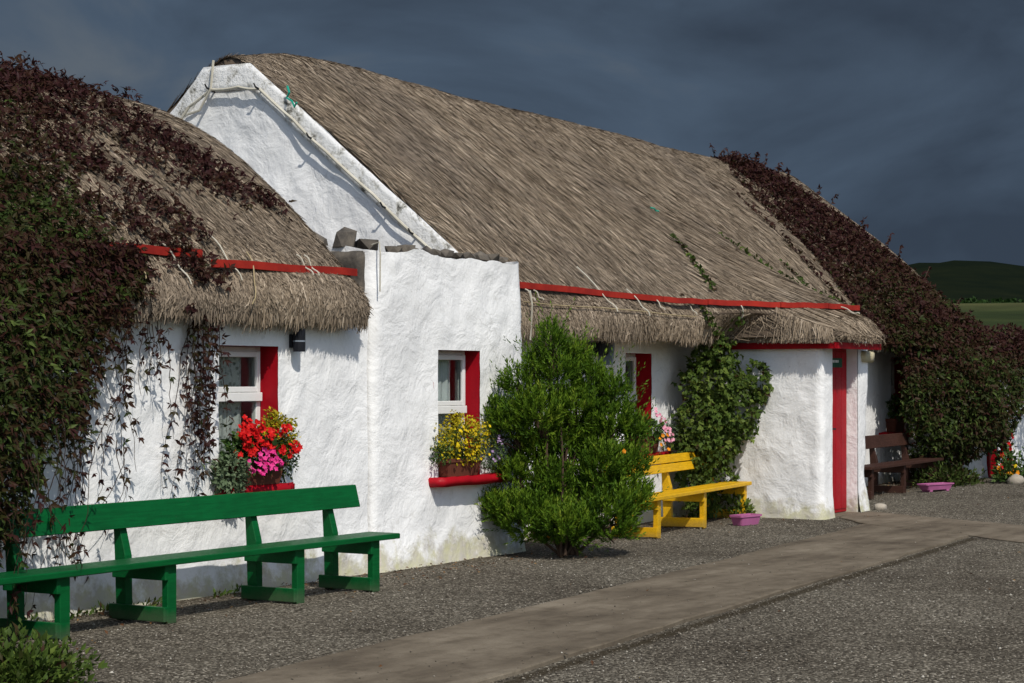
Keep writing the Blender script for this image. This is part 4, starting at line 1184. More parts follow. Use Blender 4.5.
# ------------------------------------------------------------------ creeper on the far end
def creeper_right():
    rg = np.random.default_rng(301)
    t = thing('creeper_vine', 'dark purple creeper mass climbing over the far end of the long thatched roof', 'creeper', (29.2, 0, 0))
    P, O, T = [], [], []
    n = 36000
    x = rg.uniform(24.8, 31.4, n); tt = rg.uniform(1.2, 10.2, n)
    s = np.clip((tt - 2.5) / 6.6, 0, 1)
    lo = np.interp(tt, [1.0, 2.5, 4.0, 5.2, 9.1], [26.7, 26.8, 26.9, 27.1, 28.5]); hi = 31.15 - .65 * s - .75 * smooth01((s - .55) / .45)
    nz = fbm(np.stack([x * 1.7, tt * .9, 0 * x], 1), 97, 3)
    d = np.minimum(x - lo, hi - x)
    dens = smooth01(d / .75 + .34 + .5 * nz)
    keep = rg.uniform(0, 1, n) < dens
    x, tt, d = x[keep], tt[keep], d[keep]
    p = th_main.at(x, tt); nn = th_main.at(x, tt, th_main.nrm)
    h = rg.uniform(0, 1, len(x)) ** 1.3 * (.06 + .18 * smooth01(d / 1.2))
    P.append(p + nn * h[:, None]); O.append(nn)
    T.append(np.clip(.18 + .30 * smooth01((3.9 - p[:, 2]) / 1.5) + rg.normal(0, .15, len(x)), 0, 1))
    # bulging mass over the wall, from the eave down to the ground, running on over the annex roof
    n = 60000
    x = rg.uniform(27.45, 37.0, n); z = rg.uniform(.1, 2.95, n)
    top = np.interp(x, [26.4, 29.5, 30.6, 31.5, 33, 35, 37], [2.75, 2.7, 2.5, 2.32, 2.22, 2.15, 2.15])
    low = np.interp(x, [27.4, 27.6, 27.9, 28.6, 29.4, 30.2, 30.9, 31.6, 34, 37], [1.7, .95, .25, .12, .75, 1.25, 1.55, 1.85, 2.0, 2.1])
    nz = fbm(np.stack([x * 1.6, z * 1.6, 0 * x], 1), 99, 3)
    dens = smooth01((z - low) / .4 + .4 + .6 * nz) * smooth01((top - z) / .3 + .3 + .5 * nz)
    keep = rg.uniform(0, 1, n) < dens
    x, z = x[keep], z[keep]
    bx = np.interp(x, [27.4, 27.9, 28.6, 30.5, 32, 37], [.25, .75, 1.35, 1.75, 1.7, 1.5])
    bul = bx * np.clip(.62 + .4 * np.sin((z - .1) * 1.45), .4, 1.05) * (1 + .22 * fbm(np.stack([x * 1.3, z * 1.3, 0 * x], 1), 55, 2))
    yb = np.interp(x, [27.4, 28.3], [.30, .62])
    y = yb - bul * (1 - .55 * rg.uniform(0, 1, len(x)) ** 1.6)
    P.append(np.stack([x, y, z], 1)); O.append(np.stack([-.35 * np.ones(len(x)), -np.ones(len(x)), .35 * np.ones(len(x))], 1))
    T.append(np.clip(.66 - .42 * smooth01((z - 1.35) / 1.2) + .12 * fbm(np.stack([x, z, 0 * x], 1), 56, 2) + rg.normal(0, .17, len(x)), 0, 1))
    # annex roof cover
    n = 9000
    x = rg.uniform(31.3, 38.5, n); y = rg.uniform(-1.1, 3.4, n)
    z = np.interp(y, [-1.1, -.75, 1.6], [1.9, 2.05, 2.22]) + rg.uniform(0, .14, n) + .12 * fbm(np.stack([x, y, 0 * x], 1), 58, 2)
    P.append(np.stack([x, y, z], 1)); O.append(np.tile([-.1, -.4, 1.0], (n, 1))); T.append(np.clip(rg.normal(.2, .15, n), 0, 1))
    lines = []
    # thin runners out over the thatch, and shoots against the sky
    def runner(pts, m, w):
        pts = np.array(pts, float); s = np.linspace(0, len(pts) - 1, m)
        xx = np.interp(s, np.arange(len(pts)), pts[:, 0]) + rg.normal(0, w, m); t2 = np.interp(s, np.arange(len(pts)), pts[:, 1]) + rg.normal(0, w * 1.5, m)
        p = th_main.at(xx, t2); nn = th_main.at(xx, t2, th_main.nrm)
        P.append(p + nn * rg.uniform(.01, .07, m)[:, None]); O.append(nn); T.append(np.clip(rg.normal(.25, .15, m), 0, 1))
        xx = np.interp(s[::max(1, m // 12)], np.arange(len(pts)), pts[:, 0]); t2 = np.interp(s[::max(1, m // 12)], np.arange(len(pts)), pts[:, 1])
        lines.append([tuple(q) for q in th_main.at(xx, t2) + th_main.at(xx, t2, th_main.nrm) * .02])
    runner([(26.9, 7.2), (26.3, 5.6), (26.0, 4.4), (25.9, 3.2)], 150, .05)
    runner([(27.4, 6.4), (26.9, 5.2), (26.5, 4.2), (26.3, 2.8)], 260, .08)
    runner([(27.0, 5.4), (26.7, 4.4), (26.6, 3.0)], 240, .10)
    runner([(28.0, 8.0), (27.4, 6.6), (27.0, 5.4)], 240, .07)
    for k in range(60):
        x0 = rg.uniform(28.3, 31.3); b0 = th_main.at(np.array([x0]), np.array([rg.uniform(8.2, 9.4) if x0 < 29.8 else rg.uniform(3, 9)]))[0]
        hgt = rg.uniform(.1, .38); dx = rg.normal(.12, .14); pts = []
        for q_ in range(6):
            a = q_ / 5; c = (b0[0] + dx * a, b0[1], b0[2] + hgt * a - .08 * a * a); pts.append(c)
            P.append(np.array([c])); O.append(np.array([[rg.normal(0, 1), -.6, .3]])); T.append(np.array([np.clip(rg.normal(.12, .1), 0, 1)]))
        lines.append(pts)
    P, O, T = np.vstack(P), np.vstack(O), np.concatenate(T)
    pp, aa, nn, ll = fan_leaves(rg, P, unit(O), 3, .055, .105, spread=.95)
    leaf_mesh('leaves', pp, aa, nn, ll, .46, np.tile(T, 3) + rg.normal(0, .05, len(pp)), 'creeper_leaf', t)
    lines += [[(x0, -.2, zg(x0)), (x0 + .1, -.35, .7), (x0 + .2, -.3, 1.5), (x0 + .2, .1, 2.2)] for x0 in (28.3, 28.9, 29.7, 30.3)]
    stems('stems', lines, 'bark', t, .006, .003, 4)
creeper_right()

# ------------------------------------------------------------------ green shrub
def sprigs(rg, base, dirs, length, nleaf, L, name, mat, parent, wr=.22, tone0=.5, ang=.8):
    """feathery shoots: short leaves all round an axis"""
    n = len(base); pp, aa, nn, tt = [], [], [], []
    ref = unit(np.cross(dirs, np.array([.3, .2, 1.0])[None, :] + rg.normal(0, .1, (n, 3)))); ref2 = np.cross(dirs, ref)
    tb = rg.normal(tone0, .13, n) + .22 * vnoise(base * 5.5, 63)
    for k in range(nleaf):
        s = (k + .5) / nleaf; th = k * 2.4 + rg.uniform(0, 6.28, n) * .2
        rdir = ref * np.cos(th)[:, None] + ref2 * np.sin(th)[:, None]
        pp.append(base + dirs * (length * s)[:, None]); aa.append(dirs * (ang + .5 * s) + rdir * .75 + rg.normal(0, .08, (n, 3))); nn.append(rdir + rg.normal(0, .2, (n, 3)) + dirs * .1)
        tt.append(tb + .28 * (s - .5) + rg.normal(0, .07, n))
    pp = np.vstack(pp)
    return leaf_mesh(name, pp, np.vstack(aa), np.vstack(nn), L * rg.uniform(.7, 1.2, len(pp)), wr, np.concatenate(tt), mat, parent, fold=.15, droop=.05)

def shrub():
    rg = np.random.default_rng(401)
    c0 = np.array([16.10, -.74, 0.0])
    t = thing('evergreen_shrub', 'tall bright green feathery shrub in front of the red framed windows', 'shrub', tuple(c0))
    # lobes: (along the wall, off the wall, height, radius, vertical stretch)
    rx = np.array([math.sin(rad(30.7)), -math.cos(rad(30.7)), 0]); fx = np.array([math.cos(rad(30.7)), math.sin(rad(30.7)), 0])
    lob = [(-.40, .0, .34, .28, .85), (-.02, -.14, .28, .31, .8), (.38, -.02, .34, .29, .95), (-.64, .0, .44, .14, .8), (.58, .05, .52, .17, 1.0),
           (-.12, .05, .70, .23, 1.0), (.30, .0, .80, .25, 1.0), (.58, .1, .84, .16, 1.2), (-.50, .05, .76, .13, .9), (-.05, .15, 1.02, .24, 1.0), (-.3, .15, .95, .2, 1.0), (.2, .15, 1.05, .2, 1.0), (-.15, .12, .5, .24, 1.0), (.22, .12, .58, .22, 1.0),
           (-.55, .05, 1.20, .21, 1.0), (-.27, -.05, 1.30, .24, 1.0), (.08, .05, 1.34, .24, 1.0), (.40, .05, 1.22, .20, 1.1), (.60, .12, 1.14, .12, 1.2), (-.76, .05, 1.36, .10, 1.0), (.38, .05, 1.50, .12, 1.2),
           (-.10, .0, 1.68, .17, 1.25), (-.46, .05, 1.56, .12, 1.2), (.20, .06, 1.62, .12, 1.3), (-.15, .0, 1.96, .09, 1.6), (.08, .08, 1.84, .07, 1.5), (-.30, .05, 1.78, .07, 1.5)]
    B, D = [], []; lines = []
    for (a, b, h, r, st) in lob:
        m = int(6900 * r ** 1.95) + 40
        d = rand_dirs(rg, m); d[:, 2] = d[:, 2] * .8 + .15; d = unit(d)
        q = rg.uniform(.35, 1, m) ** .6
        ctr = c0 + rx * a + fx * b + np.array([0, 0, h])
        off = d * (r * q * .88)[:, None]; off[:, 2] *= st
        off *= (1 + .42 * fbm((ctr + off) * 3.6, 71, 2))[:, None]
        bb = ctr + off; bb[:, 2] = np.maximum(bb[:, 2], .05)
        B.append(bb); D.append(unit(d * .7 + np.array([0, 0, .85]) + rg.normal(0, .25, (m, 3))))
        root = c0 + rg.normal(0, .06, 3) * np.array([1, 1, 0]) + np.array([0, 0, .02])
        mid = root * .5 + ctr * .5 + rg.normal(0, .05, 3)
        lines.append([tuple(root), tuple(mid), tuple(ctr), tuple(ctr + np.array([0, 0, r * .6]))])
        for k in range(5):
            e = ctr + rand_dirs(rg, 1)[0] * r * .8; lines.append([tuple(mid * .4 + ctr * .6), tuple(e)])
    B, D = np.vstack(B), np.vstack(D)
    keep = (B[:, 1] < -.10) | (B[:, 0] > 16.6)
    B, D = B[keep], D[keep]
    ln_ = rg.uniform(.07, .16, len(B)) * (1 + rg.uniform(.8, 1.9, len(B)) * (rg.uniform(0, 1, len(B)) > .88))
    # sunlit and shaded clumps are put into the leaf tone as noise
    o = sprigs(rg, B, D, ln_, 13, .045, 'leaves', 'shrub_leaf', t, .30, .45)
    stems('branches', lines, 'bark', t, .016, .005, 5)
    # a few stray yellow blossoms
    fl = B[rg.choice(len(B), 9)] + D[:9] * .05
    petals(rg, fl + np.array([0, -.05, .02]), .028, 'orange_petal', t, 'blossoms')
def petals(rg, C, size, mat, parent, name, k=5, out=None):
    """five-petalled florets at points C"""
    n = len(C)
    o_ = unit((np.array([-.25, -1, .45])[None, :] if out is None else out) + rg.normal(0, .4, (n, 3)))
    a = unit(np.cross(o_, rand_dirs(rg, n))); b = np.cross(o_, a)
    pp, aa, nn = [], [], []
    for q_ in range(k):
        th = 2 * math.pi * q_ / k
        pp.append(C); aa.append(a * math.cos(th) + b * math.sin(th) + o_ * .25); nn.append(o_)
    pp = np.vstack(pp)
    return leaf_mesh(name, pp, np.vstack(aa), np.vstack(nn), size, .95, rg.uniform(0, 1, len(pp)), mat, parent, fold=.1, droop=.0)
shrub()

# ------------------------------------------------------------------ climber in the porch corner
def climber():
    rg = np.random.default_rng(501)
    t = thing('climbing_plant', 'leafy green climber growing up the porch corner behind the yellow bench', 'climber', (21.3, .3, 0))
    P, O, T, lines = [], [], [], []
    lob = [(21.15, .15, 1.62, .48, .38), (21.35, -.02, 1.30, .45, .42), (21.0, .2, 1.15, .45, .40), (20.9, .25, .78, .36, .38), (21.25, .1, .95, .34, .32), (21.2, .15, 1.98, .30, .26), (21.0, .3, .45, .28, .38), (21.35, .15, .45, .24, .38),
           (21.5, -.25, 1.62, .22, .25), (21.1, .25, .2, .3, .18)]
    for (x, y, z, r, h) in lob:
        m = int(3300 * r * h * (1 if z > .7 else .55))
        d = rand_dirs(rg, m); q = rg.uniform(.4, 1, m) ** .5
        off = d * q[:, None] * np.array([r * .85, r * .8, h * 1.1]); off *= (1 + .35 * fbm(off * 5 + x, 33, 2))[:, None]
        p = np.array([x, y, z]) + off
        ok = (p[:, 1] < .62) & (p[:, 0] < 21.58) & (p[:, 2] > .03)
        P.append(p[ok]); O.append(unit(d[ok] + np.array([-.5, -.9, .5]))); T.append(np.clip(rg.normal(.60, .24, ok.sum()), 0, 1))
        lines.append([(21.3, .4, .0), (21.25 + rg.normal(0, .06), .38, z * .5), (x, min(y, .4), z)])
    # runners up over the thatch
    for pts, m in (([(21.0, 2.0), (20.75, 3.0), (20.6, 4.2)], 22), ([(20.6, 4.2), (21.3, 5.2), (21.9, 6.2)], 0), ([(20.9, 1.5), (21.2, 2.6), (21.1, 3.6)], 16), ([(23.2, 1.8), (23.3, 2.8), (23.1, 4.2)], 24)):
        if not m: continue
        pts = np.array(pts); s = np.linspace(0, len(pts) - 1, m)
        xx = np.interp(s, np.arange(len(pts)), pts[:, 0]) + rg.normal(0, .05, m); t2 = np.interp(s, np.arange(len(pts)), pts[:, 1]) + rg.normal(0, .08, m)
        nn = th_main.at(xx, t2, th_main.nrm); P.append(th_main.at(xx, t2) + nn * rg.uniform(.01, .07, m)[:, None]); O.append(nn); T.append(np.clip(rg.normal(.4, .2, m), 0, 1))
    for pts, m in (([(21.75, 5.65), (21.35, 5.0), (21.06, 4.4)], 46), ([(23.6, 5.85), (23.4, 5.1), (23.2, 4.3)], 46), ([(25.3, 5.4), (25.2, 4.9)], 14)):
        pts = np.array(pts); s = np.linspace(0, len(pts) - 1, m)
        xx = np.interp(s, np.arange(len(pts)), pts[:, 0]) + rg.normal(0, .018, m); t2 = np.interp(s, np.arange(len(pts)), pts[:, 1])
        nn = th_main.at(xx, t2, th_main.nrm); P.append(th_main.at(xx, t2) + nn * rg.uniform(.01, .04, m)[:, None]); O.append(nn); T.append(np.clip(rg.normal(.3, .2, m), 0, 1))
    P, O, T = np.vstack(P), np.vstack(O), np.concatenate(T)
    pp, aa, nn, ll = fan_leaves(rg, P, O, 3, .05, .085, spread=.9)
    leaf_mesh('leaves', pp, aa, nn, ll, .66, np.tile(T, 3) + rg.normal(0, .06, len(pp)), 'climber_leaf', t)
    stems('stems', lines, 'bark', t, .012, .004, 5)
climber()

# ------------------------------------------------------------------ benches
def bench(name, label, loc, rz, frames, back, seat, mat, back_planks, seat_planks, group='painted wooden benches along the cottages', sh=.44, bh=.80):
    t = thing(name, label, 'bench', loc, rz, group)
    M = MAT[mat]
    sy0, sy1 = -.05, .25                          # seat from front edge to rear
    n = seat_planks; w = (sy1 - sy0) / n
    for k in range(n):
        mb = MB(); mb.box(seat[0], seat[1], sy0 + k * w, sy0 + (k + 1) * w - (.008 if n > 1 else 0), sh - .042, sh + .001 * k, .006); mb.build('seat_plank', M, t)
    z1 = bh; tot = .175 if back_planks == 1 else .19
    h = tot / back_planks
    for k in range(back_planks):
        za, zb = bh - tot + k * h + (.006 if k else 0), bh - tot + (k + 1) * h - (.004 if k < back_planks - 1 else 0)
        ya, yb = .352 + .26 * (za - sh), .352 + .26 * (zb - sh)
        mb = MB(); mb.prism([(ya, za), (ya + .036, za), (yb + .036, zb), (yb, zb)], 'x', back[0], back[1], .005); mb.build('back_plank', M, t)
    for x in frames:
        mb = MB(); mb.box(x - .045, x + .045, .0, .055, 0, sh - .043, .005); mb.build('leg', M, t)
        mb = MB(); mb.prism([(.385, 0), (.475, 0), (.49, sh), (.51, bh - .03), (.482, bh - .03), (.392, sh)], 'x', x - .035, x + .035, .004); mb.build('leg', M, t)
        mb = MB(); mb.box(x - .082, x - .0465, .0, .50, .015, .115, .004); mb.build('foot_rail', M, t)
        mb = MB(); mb.box(x - .082, x - .0465, -.01, .47, sh - .145, sh - .044, .004); mb.build('seat_support', M, t)
    return t
bench('bench', 'long green bench with single plank back against the near white wall', (9.36, -.86, 0), rad(-1.2), [-1.35, 0.02, 1.02, 2.42, 3.36], (-1.9, 3.70), (-1.9, 3.61), 'green_paint', 1, 1)
bench('bench', 'bright yellow bench beside the green shrub, two plank back', (18.44, -.51, 0), rad(7.2), [0.0, 1.52, 3.04], (-.42, 3.25), (-.45, 3.12), 'yellow_paint', 2, 2, sh=.44)
bench('bench', 'dark brown wooden bench beyond the red door, near the creeper', (24.85, -.42, .058), rad(3.0), [0.0, 1.45, 2.95], (-.35, 3.0), (-.25, 3.2), 'brown_paint', 1, 1)

# ------------------------------------------------------------------ planters
def trough(parent, L, W, H, mat, name='trough', z0=0.0, feet=False):
    """open tapered trough with a rolled rim"""
    def ring(l, w, z, r=.03):
        pts = []
        for sx, sy in ((1, 1), (-1, 1), (-1, -1), (1, -1)):
            for k in range(3):
                a = math.atan2(sy, sx) + (k - 1) * .5
                pts.append((sx * (l / 2 - r) + r * math.cos(a), sy * (w / 2 - r) + r * math.sin(a), z))
        pts.sort(key=lambda p: math.atan2(p[1] / w, p[0] / l))
        return pts
    mb = MB()
    mb.loft([ring(L * .82, W * .72, z0), ring(L * .93, W * .9, z0 + H * .78), ring(L, W, z0 + H * .80), ring(L, W, z0 + H), ring(L * .93, W * .86, z0 + H), ring(L * .88, W * .8, z0 + H * .55)], True, True)
    if feet:
        for sx in (-1, 1):
            mb.box(sx * L * .3 - .03, sx * L * .3 + .03, -W * .36, W * .36, 0, z0 + .012, .003)
    o = mb.build(name, MAT[mat], parent)
    return o
def soil(parent, L, W, z):
    mb = MB(); mb.box(-L * .43, L * .43, -W * .38, W * .38, z - .03, z, .01); return mb.build('soil', MAT['soil'], parent)

def bushy(rg, ctr, ext, n, name, mat, parent, L0, L1, wr, tone=.5, spread=.2, up=.4):
    d = rand_dirs(rg, n); q = rg.uniform(.25, 1, n) ** .5
    p = np.array(ctr) + d * q[:, None] * np.array(ext) * (1 + .3 * fbm(d * 2.2, 5, 2))[:, None]
    ax = unit(d + rg.normal(0, .5, (n, 3)) + np.array([0, 0, -.1])); nn = unit(d + np.array([0, -.3, up]) + rg.normal(0, .4, (n, 3)))
    return leaf_mesh(name, p, ax, nn, rg.uniform(L0, L1, n), wr, rg.normal(tone, spread, n), mat, parent)

def blossom_heads(rg, heads, r, nf, size, mat, parent, name):
    C = []
    for h in heads:
        d = rand_dirs(rg, nf); d[:, 1] = -abs(d[:, 1]); C.append(np.array(h) + d * r)
    return petals(rg, np.vstack(C), size, mat, parent, name)

def planter_one():
    rg = np.random.default_rng(601); c = np.array([12.34, -.02, .82])
    t = thing('flower_trough', 'terracotta trough of red geraniums and pink flowers on the near window sill', 'planter', tuple(c), 0, 'flower planters on the red window sills')
    trough(t, .66, .20, .17, 'terracotta'); soil(t, .66, .2, .145)
    bushy(rg, c + [-.05, -.02, .25], (.34, .13, .15), 700, 'foliage', 'plant_leaf', t, .04, .075, .8, .45)
    bushy(rg, c + [.27, -.02, .36], (.20, .13, .21), 1500, 'golden_foliage', 'golden_leaf', t, .022, .04, .55, .5, .28)
    bushy(rg, c + [.33, -.04, .20], (.13, .12, .16), 500, 'green_foliage', 'plant_leaf', t, .025, .045, .5, .7)
    bushy(rg, c + [-.37, -.08, .10], (.15, .11, .17), 800, 'trailing_foliage', 'silver_leaf', t, .03, .055, .6, .5)
    hs = [c + [rg.uniform(-.36, .18), rg.uniform(-.16, -.02), rg.uniform(.22, .55)] for k in range(34)]
    hs = [h for h in hs if h[2] - c[2] < .50 - .25 * abs((h[0] - c[0]) + .08)] + [c + [.25, -.17, .26], c + [.32, -.17, .28], c + [.12, -.17, .27], c + [.22, -.15, .42]]
    blossom_heads(rg, hs, .044, 8, .027, 'red_petal', t, 'red_blossoms')
    hp = [c + [-.14, -.18, .13], c + [-.06, -.19, .17], c + [.0, -.18, .22], c + [.05, -.19, .16], c + [-.1, -.17, .24], c + [-.22, -.16, .16]]
    blossom_heads(rg, hp, .045, 8, .026, 'pink_petal', t, 'pink_blossoms')
    return t
planter_one()
def planter_two():
    rg = np.random.default_rng(611); c = np.array([15.22, -.09, .772])
    t = thing('flower_trough', 'brown trough brimming with golden yellow flowers on the middle window sill', 'planter', tuple(c), 0, 'flower planters on the red window sills')
    trough(t, .60, .20, .16, 'terracotta'); soil(t, .6, .2, .13)
    bushy(rg, c + [0, -.02, .28], (.34, .14, .18), 1100, 'foliage', 'plant_leaf', t, .025, .045, .5, .65)
    bushy(rg, c + [0, -.03, .32], (.40, .16, .25), 1900, 'golden_blossoms', 'golden_leaf', t, .018, .034, .7, .75, .2)
    bushy(rg, c + [-.36, -.04, .20], (.09, .09, .09), 160, 'side_foliage', 'plant_leaf', t, .025, .04, .5, .6)
    bushy(rg, c + [.50, -.05, .19], (.20, .12, .18), 650, 'trailing_foliage', 'silver_leaf', t, .02, .04, .45, .25)
    petals(rg, np.array([c + [rg.uniform(.35, .65), -.15, rg.uniform(.08, .36)] for k in range(16)]), .016, 'lilac_petal', t, 'lilac_blossoms')
    petals(rg, np.array([c + [rg.uniform(-.3, .3), -.16, rg.uniform(.15, .46)] for k in range(40)]), .018, 'yellow_petal', t, 'yellow_blossoms')
planter_two()
def planter_three():
    rg = np.random.default_rng(621); c = np.array([20.28, .60, .80])
    t = thing('flower_pot', 'red brown pot of pale pink flowers on the sill behind the shrub', 'planter', tuple(c), 0, 'flower planters on the red window sills')
    trough(t, .50, .2, .19, 'terracotta'); soil(t, .5, .2, .16)
    bushy(rg, c + [.0, -.02, .24], (.28, .13, .16), 500, 'foliage', 'plant_leaf', t, .035, .06, .7, .45)
    bushy(rg, c + [.45, -.06, .22], (.24, .10, .12), 420, 'trailing_foliage', 'silver_leaf', t, .03, .05, .4, .2)
    blossom_heads(rg, [c + [-.02, -.15, .46], c + [.04, -.15, .40], c + [.14, -.16, .36], c + [.12, -.17, .26], c + [.26, -.17, .24], c + [.32, -.17, .17], c + [.2, -.17, .15]], .042, 6, .026, 'pale_pink_petal', t, 'pink_blossoms')
    petals(rg, np.array([c + [rg.uniform(-.1, .3), -.18, rg.uniform(.02, .25)] for k in range(6)]), .03, 'orange_petal', t, 'orange_blossoms')
planter_three()
def planter_four():
    rg = np.random.default_rng(631); c = np.array([28.45, .58, .85])
    t = thing('flower_pot', 'small red pot with green plant on the far sill behind the brown bench', 'planter', tuple(c), 0, 'flower planters on the red window sills')
    trough(t, .45, .2, .2, 'terracotta'); soil(t, .45, .2, .17)
    bushy(rg, c + [0, -.02, .33], (.2, .13, .18), 260, 'foliage', 'plant_leaf', t, .05, .09, .6, .7)
planter_four()

t = thing('lilac_trough', 'empty lilac plastic trough on the gravel beside the yellow bench', 'trough', (20.62, -.50, .004), rad(-12))
trough(t, .40, .19, .115, 'pink_plastic')
t = thing('pink_trough', 'pink plastic trough on short feet on the gravel by the brown bench', 'trough', (26.75, -.62, zg(26.75) + .004), rad(-18))
o = trough(t, .62, .20, .085, 'pink_plastic', z0=.025, feet=True)

# ------------------------------------------------------------------ lamps, stones
t = thing('wall_lamp', 'small black cylinder wall lamp under the eave of the near cottage', 'lamp', (12.86, 0, 1.95))
MB().box(-.03, .03, -.035, -.003, -.06, .05).build('bracket', MAT['black_metal'], t)
mb = MB(); n = 14
def circ(r, z): return [(r * math.cos(2 * math.pi * k / n), -.085 + r * math.sin(2 * math.pi * k / n), z) for k in range(n)]
mb.loft([circ(.048, -.09), circ(.05, -.085), circ(.05, .085), circ(.046, .09)]); mb.build('lamp_body', MAT['black_metal'], t, smooth=False)
mb = MB(); mb.loft([circ(.052, -.012), circ(.052, .0)]); mb.build('band', MAT['grey_metal'], t)
t = thing('flood_lamp', 'dark floodlight under the long eave just above the shrub', 'lamp', (19.05, .60, 1.95))
MB().box(-.10, .08, -.16, -.02, -.06, .10, .02).build('lamp_head', MAT['black_metal'], t)
MB().prism([(.10, .08), (.14, .08), (.10, -.16), (.06, -.16)], 'y', -.2, -.02, .004).build('shade', MAT['grey_metal'], t)
MB().box(-.02, .02, -.03, .05, -.03, .03).build('bracket', MAT['black_metal'], t)
for lab, x, y, sx, sz, m in (('pale rounded stone at the foot of the porch by the red door', 23.25, -1.12, .09, .055, 'pale_stone'),
                             ('pale rounded boulder on the gravel among flowers at the far end', 28.9, -1.1, .14, .085, 'pale_stone'),
                             ('grey stone against the wall beneath the brown bench', 26.0, .42, .16, .12, 'field_stone')):
    o = link('stone', rock_mesh(sx, sx * .8, sz, int(x * 10)), MAT[m], None, smooth=True)
    o.location = (x, y, float(zg(x)) + sz * .55); tag(o, lab, 'stone')

# ------------------------------------------------------------------ low plants
def low_plant(name, label, c, ext, n, mat, L0, L1, wr, seed, blossoms=(), tone=.5, cat='plant'):
    rg = np.random.default_rng(seed); c = np.array(c, float)
    t = thing(name, label, cat, tuple(c))
    d = rand_dirs(rg, n); d[:, 2] = abs(d[:, 2]); q = rg.uniform(.1, 1, n) ** .6
    p = c + d * q[:, None] * np.array(ext) * (1 + .35 * fbm(d * 2.5, seed, 2))[:, None]
    ax = unit(d + np.array([0, 0, .4]) + rg.normal(0, .5, (n, 3))); nn = unit(np.array([0, -.4, .9]) + rg.normal(0, .5, (n, 3)))
    leaf_mesh('leaves', p, ax, nn, rg.uniform(L0, L1, n), wr, rg.normal(tone, .22, n), mat, t)
    lines = [[tuple(c), tuple(c + (p[i] - c) * .5 + np.array([0, 0, .03])), tuple(p[i])] for i in rg.choice(n, min(14, n))]
    stems('stems', lines, 'bark', t, .005, .002, 4)
    for m, k, s in blossoms:
        petals(rg, p[rg.choice(n, k)] + np.array([-.02, -.05, .03]), s, m, t, m.replace('_petal', '_blossoms'))
    return t
low_plant('low_shrub', 'low green leafy plant on the gravel at the bottom left corner', (7.75, -1.95, 0), (.50, .5, .26), 2600, 'climber_leaf', .035, .07, .5, 701, tone=.45)
low_plant('flowering_weed', 'leafy green plant with yellow flowers behind the lilac trough', (21.42, -.05, 0), (.14, .2, .26), 320, 'climber_leaf', .05, .09, .55, 702, (('yellow_petal', 4, .02),), .75)
low_plant('flowering_weed', 'orange and yellow flowered plant beside the pale boulder at the far end', (29.1, -.95, .11), (.35, .25, .45), 520, 'plant_leaf', .05, .09, .5, 703, (('orange_petal', 9, .05), ('yellow_petal', 5, .05)), .6)
low_plant('flowering_plant', 'upright plant of red flowers against the red door jamb at the far end', (29.85, -.62, .12), (.16, .15, 1.1), 420, 'plant_leaf', .06, .1, .5, 704, (('red_petal', 46, .065),), .4)
low_plant('flowering_weed', 'small plant with one orange bloom by the far right white wall', (30.4, -.85, .12), (.2, .2, .45), 220, 'plant_leaf', .06, .1, .5, 705, (('orange_petal', 4, .06),), .6)
low_plant('ground_ivy', 'low green growth at the foot of the dark creeper behind the pink trough', (28.2, -.35, .09), (1.1, .35, .3), 1500, 'creeper_leaf', .05, .09, .55, 706, (), .8)
def wall_weeds():
    rg = np.random.default_rng(711); P = []
    for x0, x1, y, n, h in ((9.6, 11.6, -.08, 260, .10), (11.6, 12.2, -.1, 60, .09), (16.4, 21.4, .5, 260, .14), (29.2, 31.2, -.6, 260, .16), (25.2, 27.4, .5, 120, .1)):
        xx = rg.uniform(x0, x1, n); k = fbm(np.stack([xx * 4, 0 * xx, 0 * xx], 1), 4, 2)
        xx = xx[k > -.1]; P.append(np.stack([xx, y - rg.uniform(0, .14, len(xx)), zg(xx) + rg.uniform(0, h, len(xx)) ** 1.3], 1))
    P = np.vstack(P); n = len(P)
    o = leaf_mesh('wall_foot_weeds', P, unit(rg.normal(0, .5, (n, 3)) + np.array([0, -.3, .8])), unit(rg.normal(0, .5, (n, 3)) + np.array([0, -.6, .5])), rg.uniform(.03, .065, n), .4, rg.normal(.35, .25, n), 'climber_leaf', None, ws=False)
    tag(o, 'small weeds and seedlings along the foot of the white walls', 'weeds')
wall_weeds()

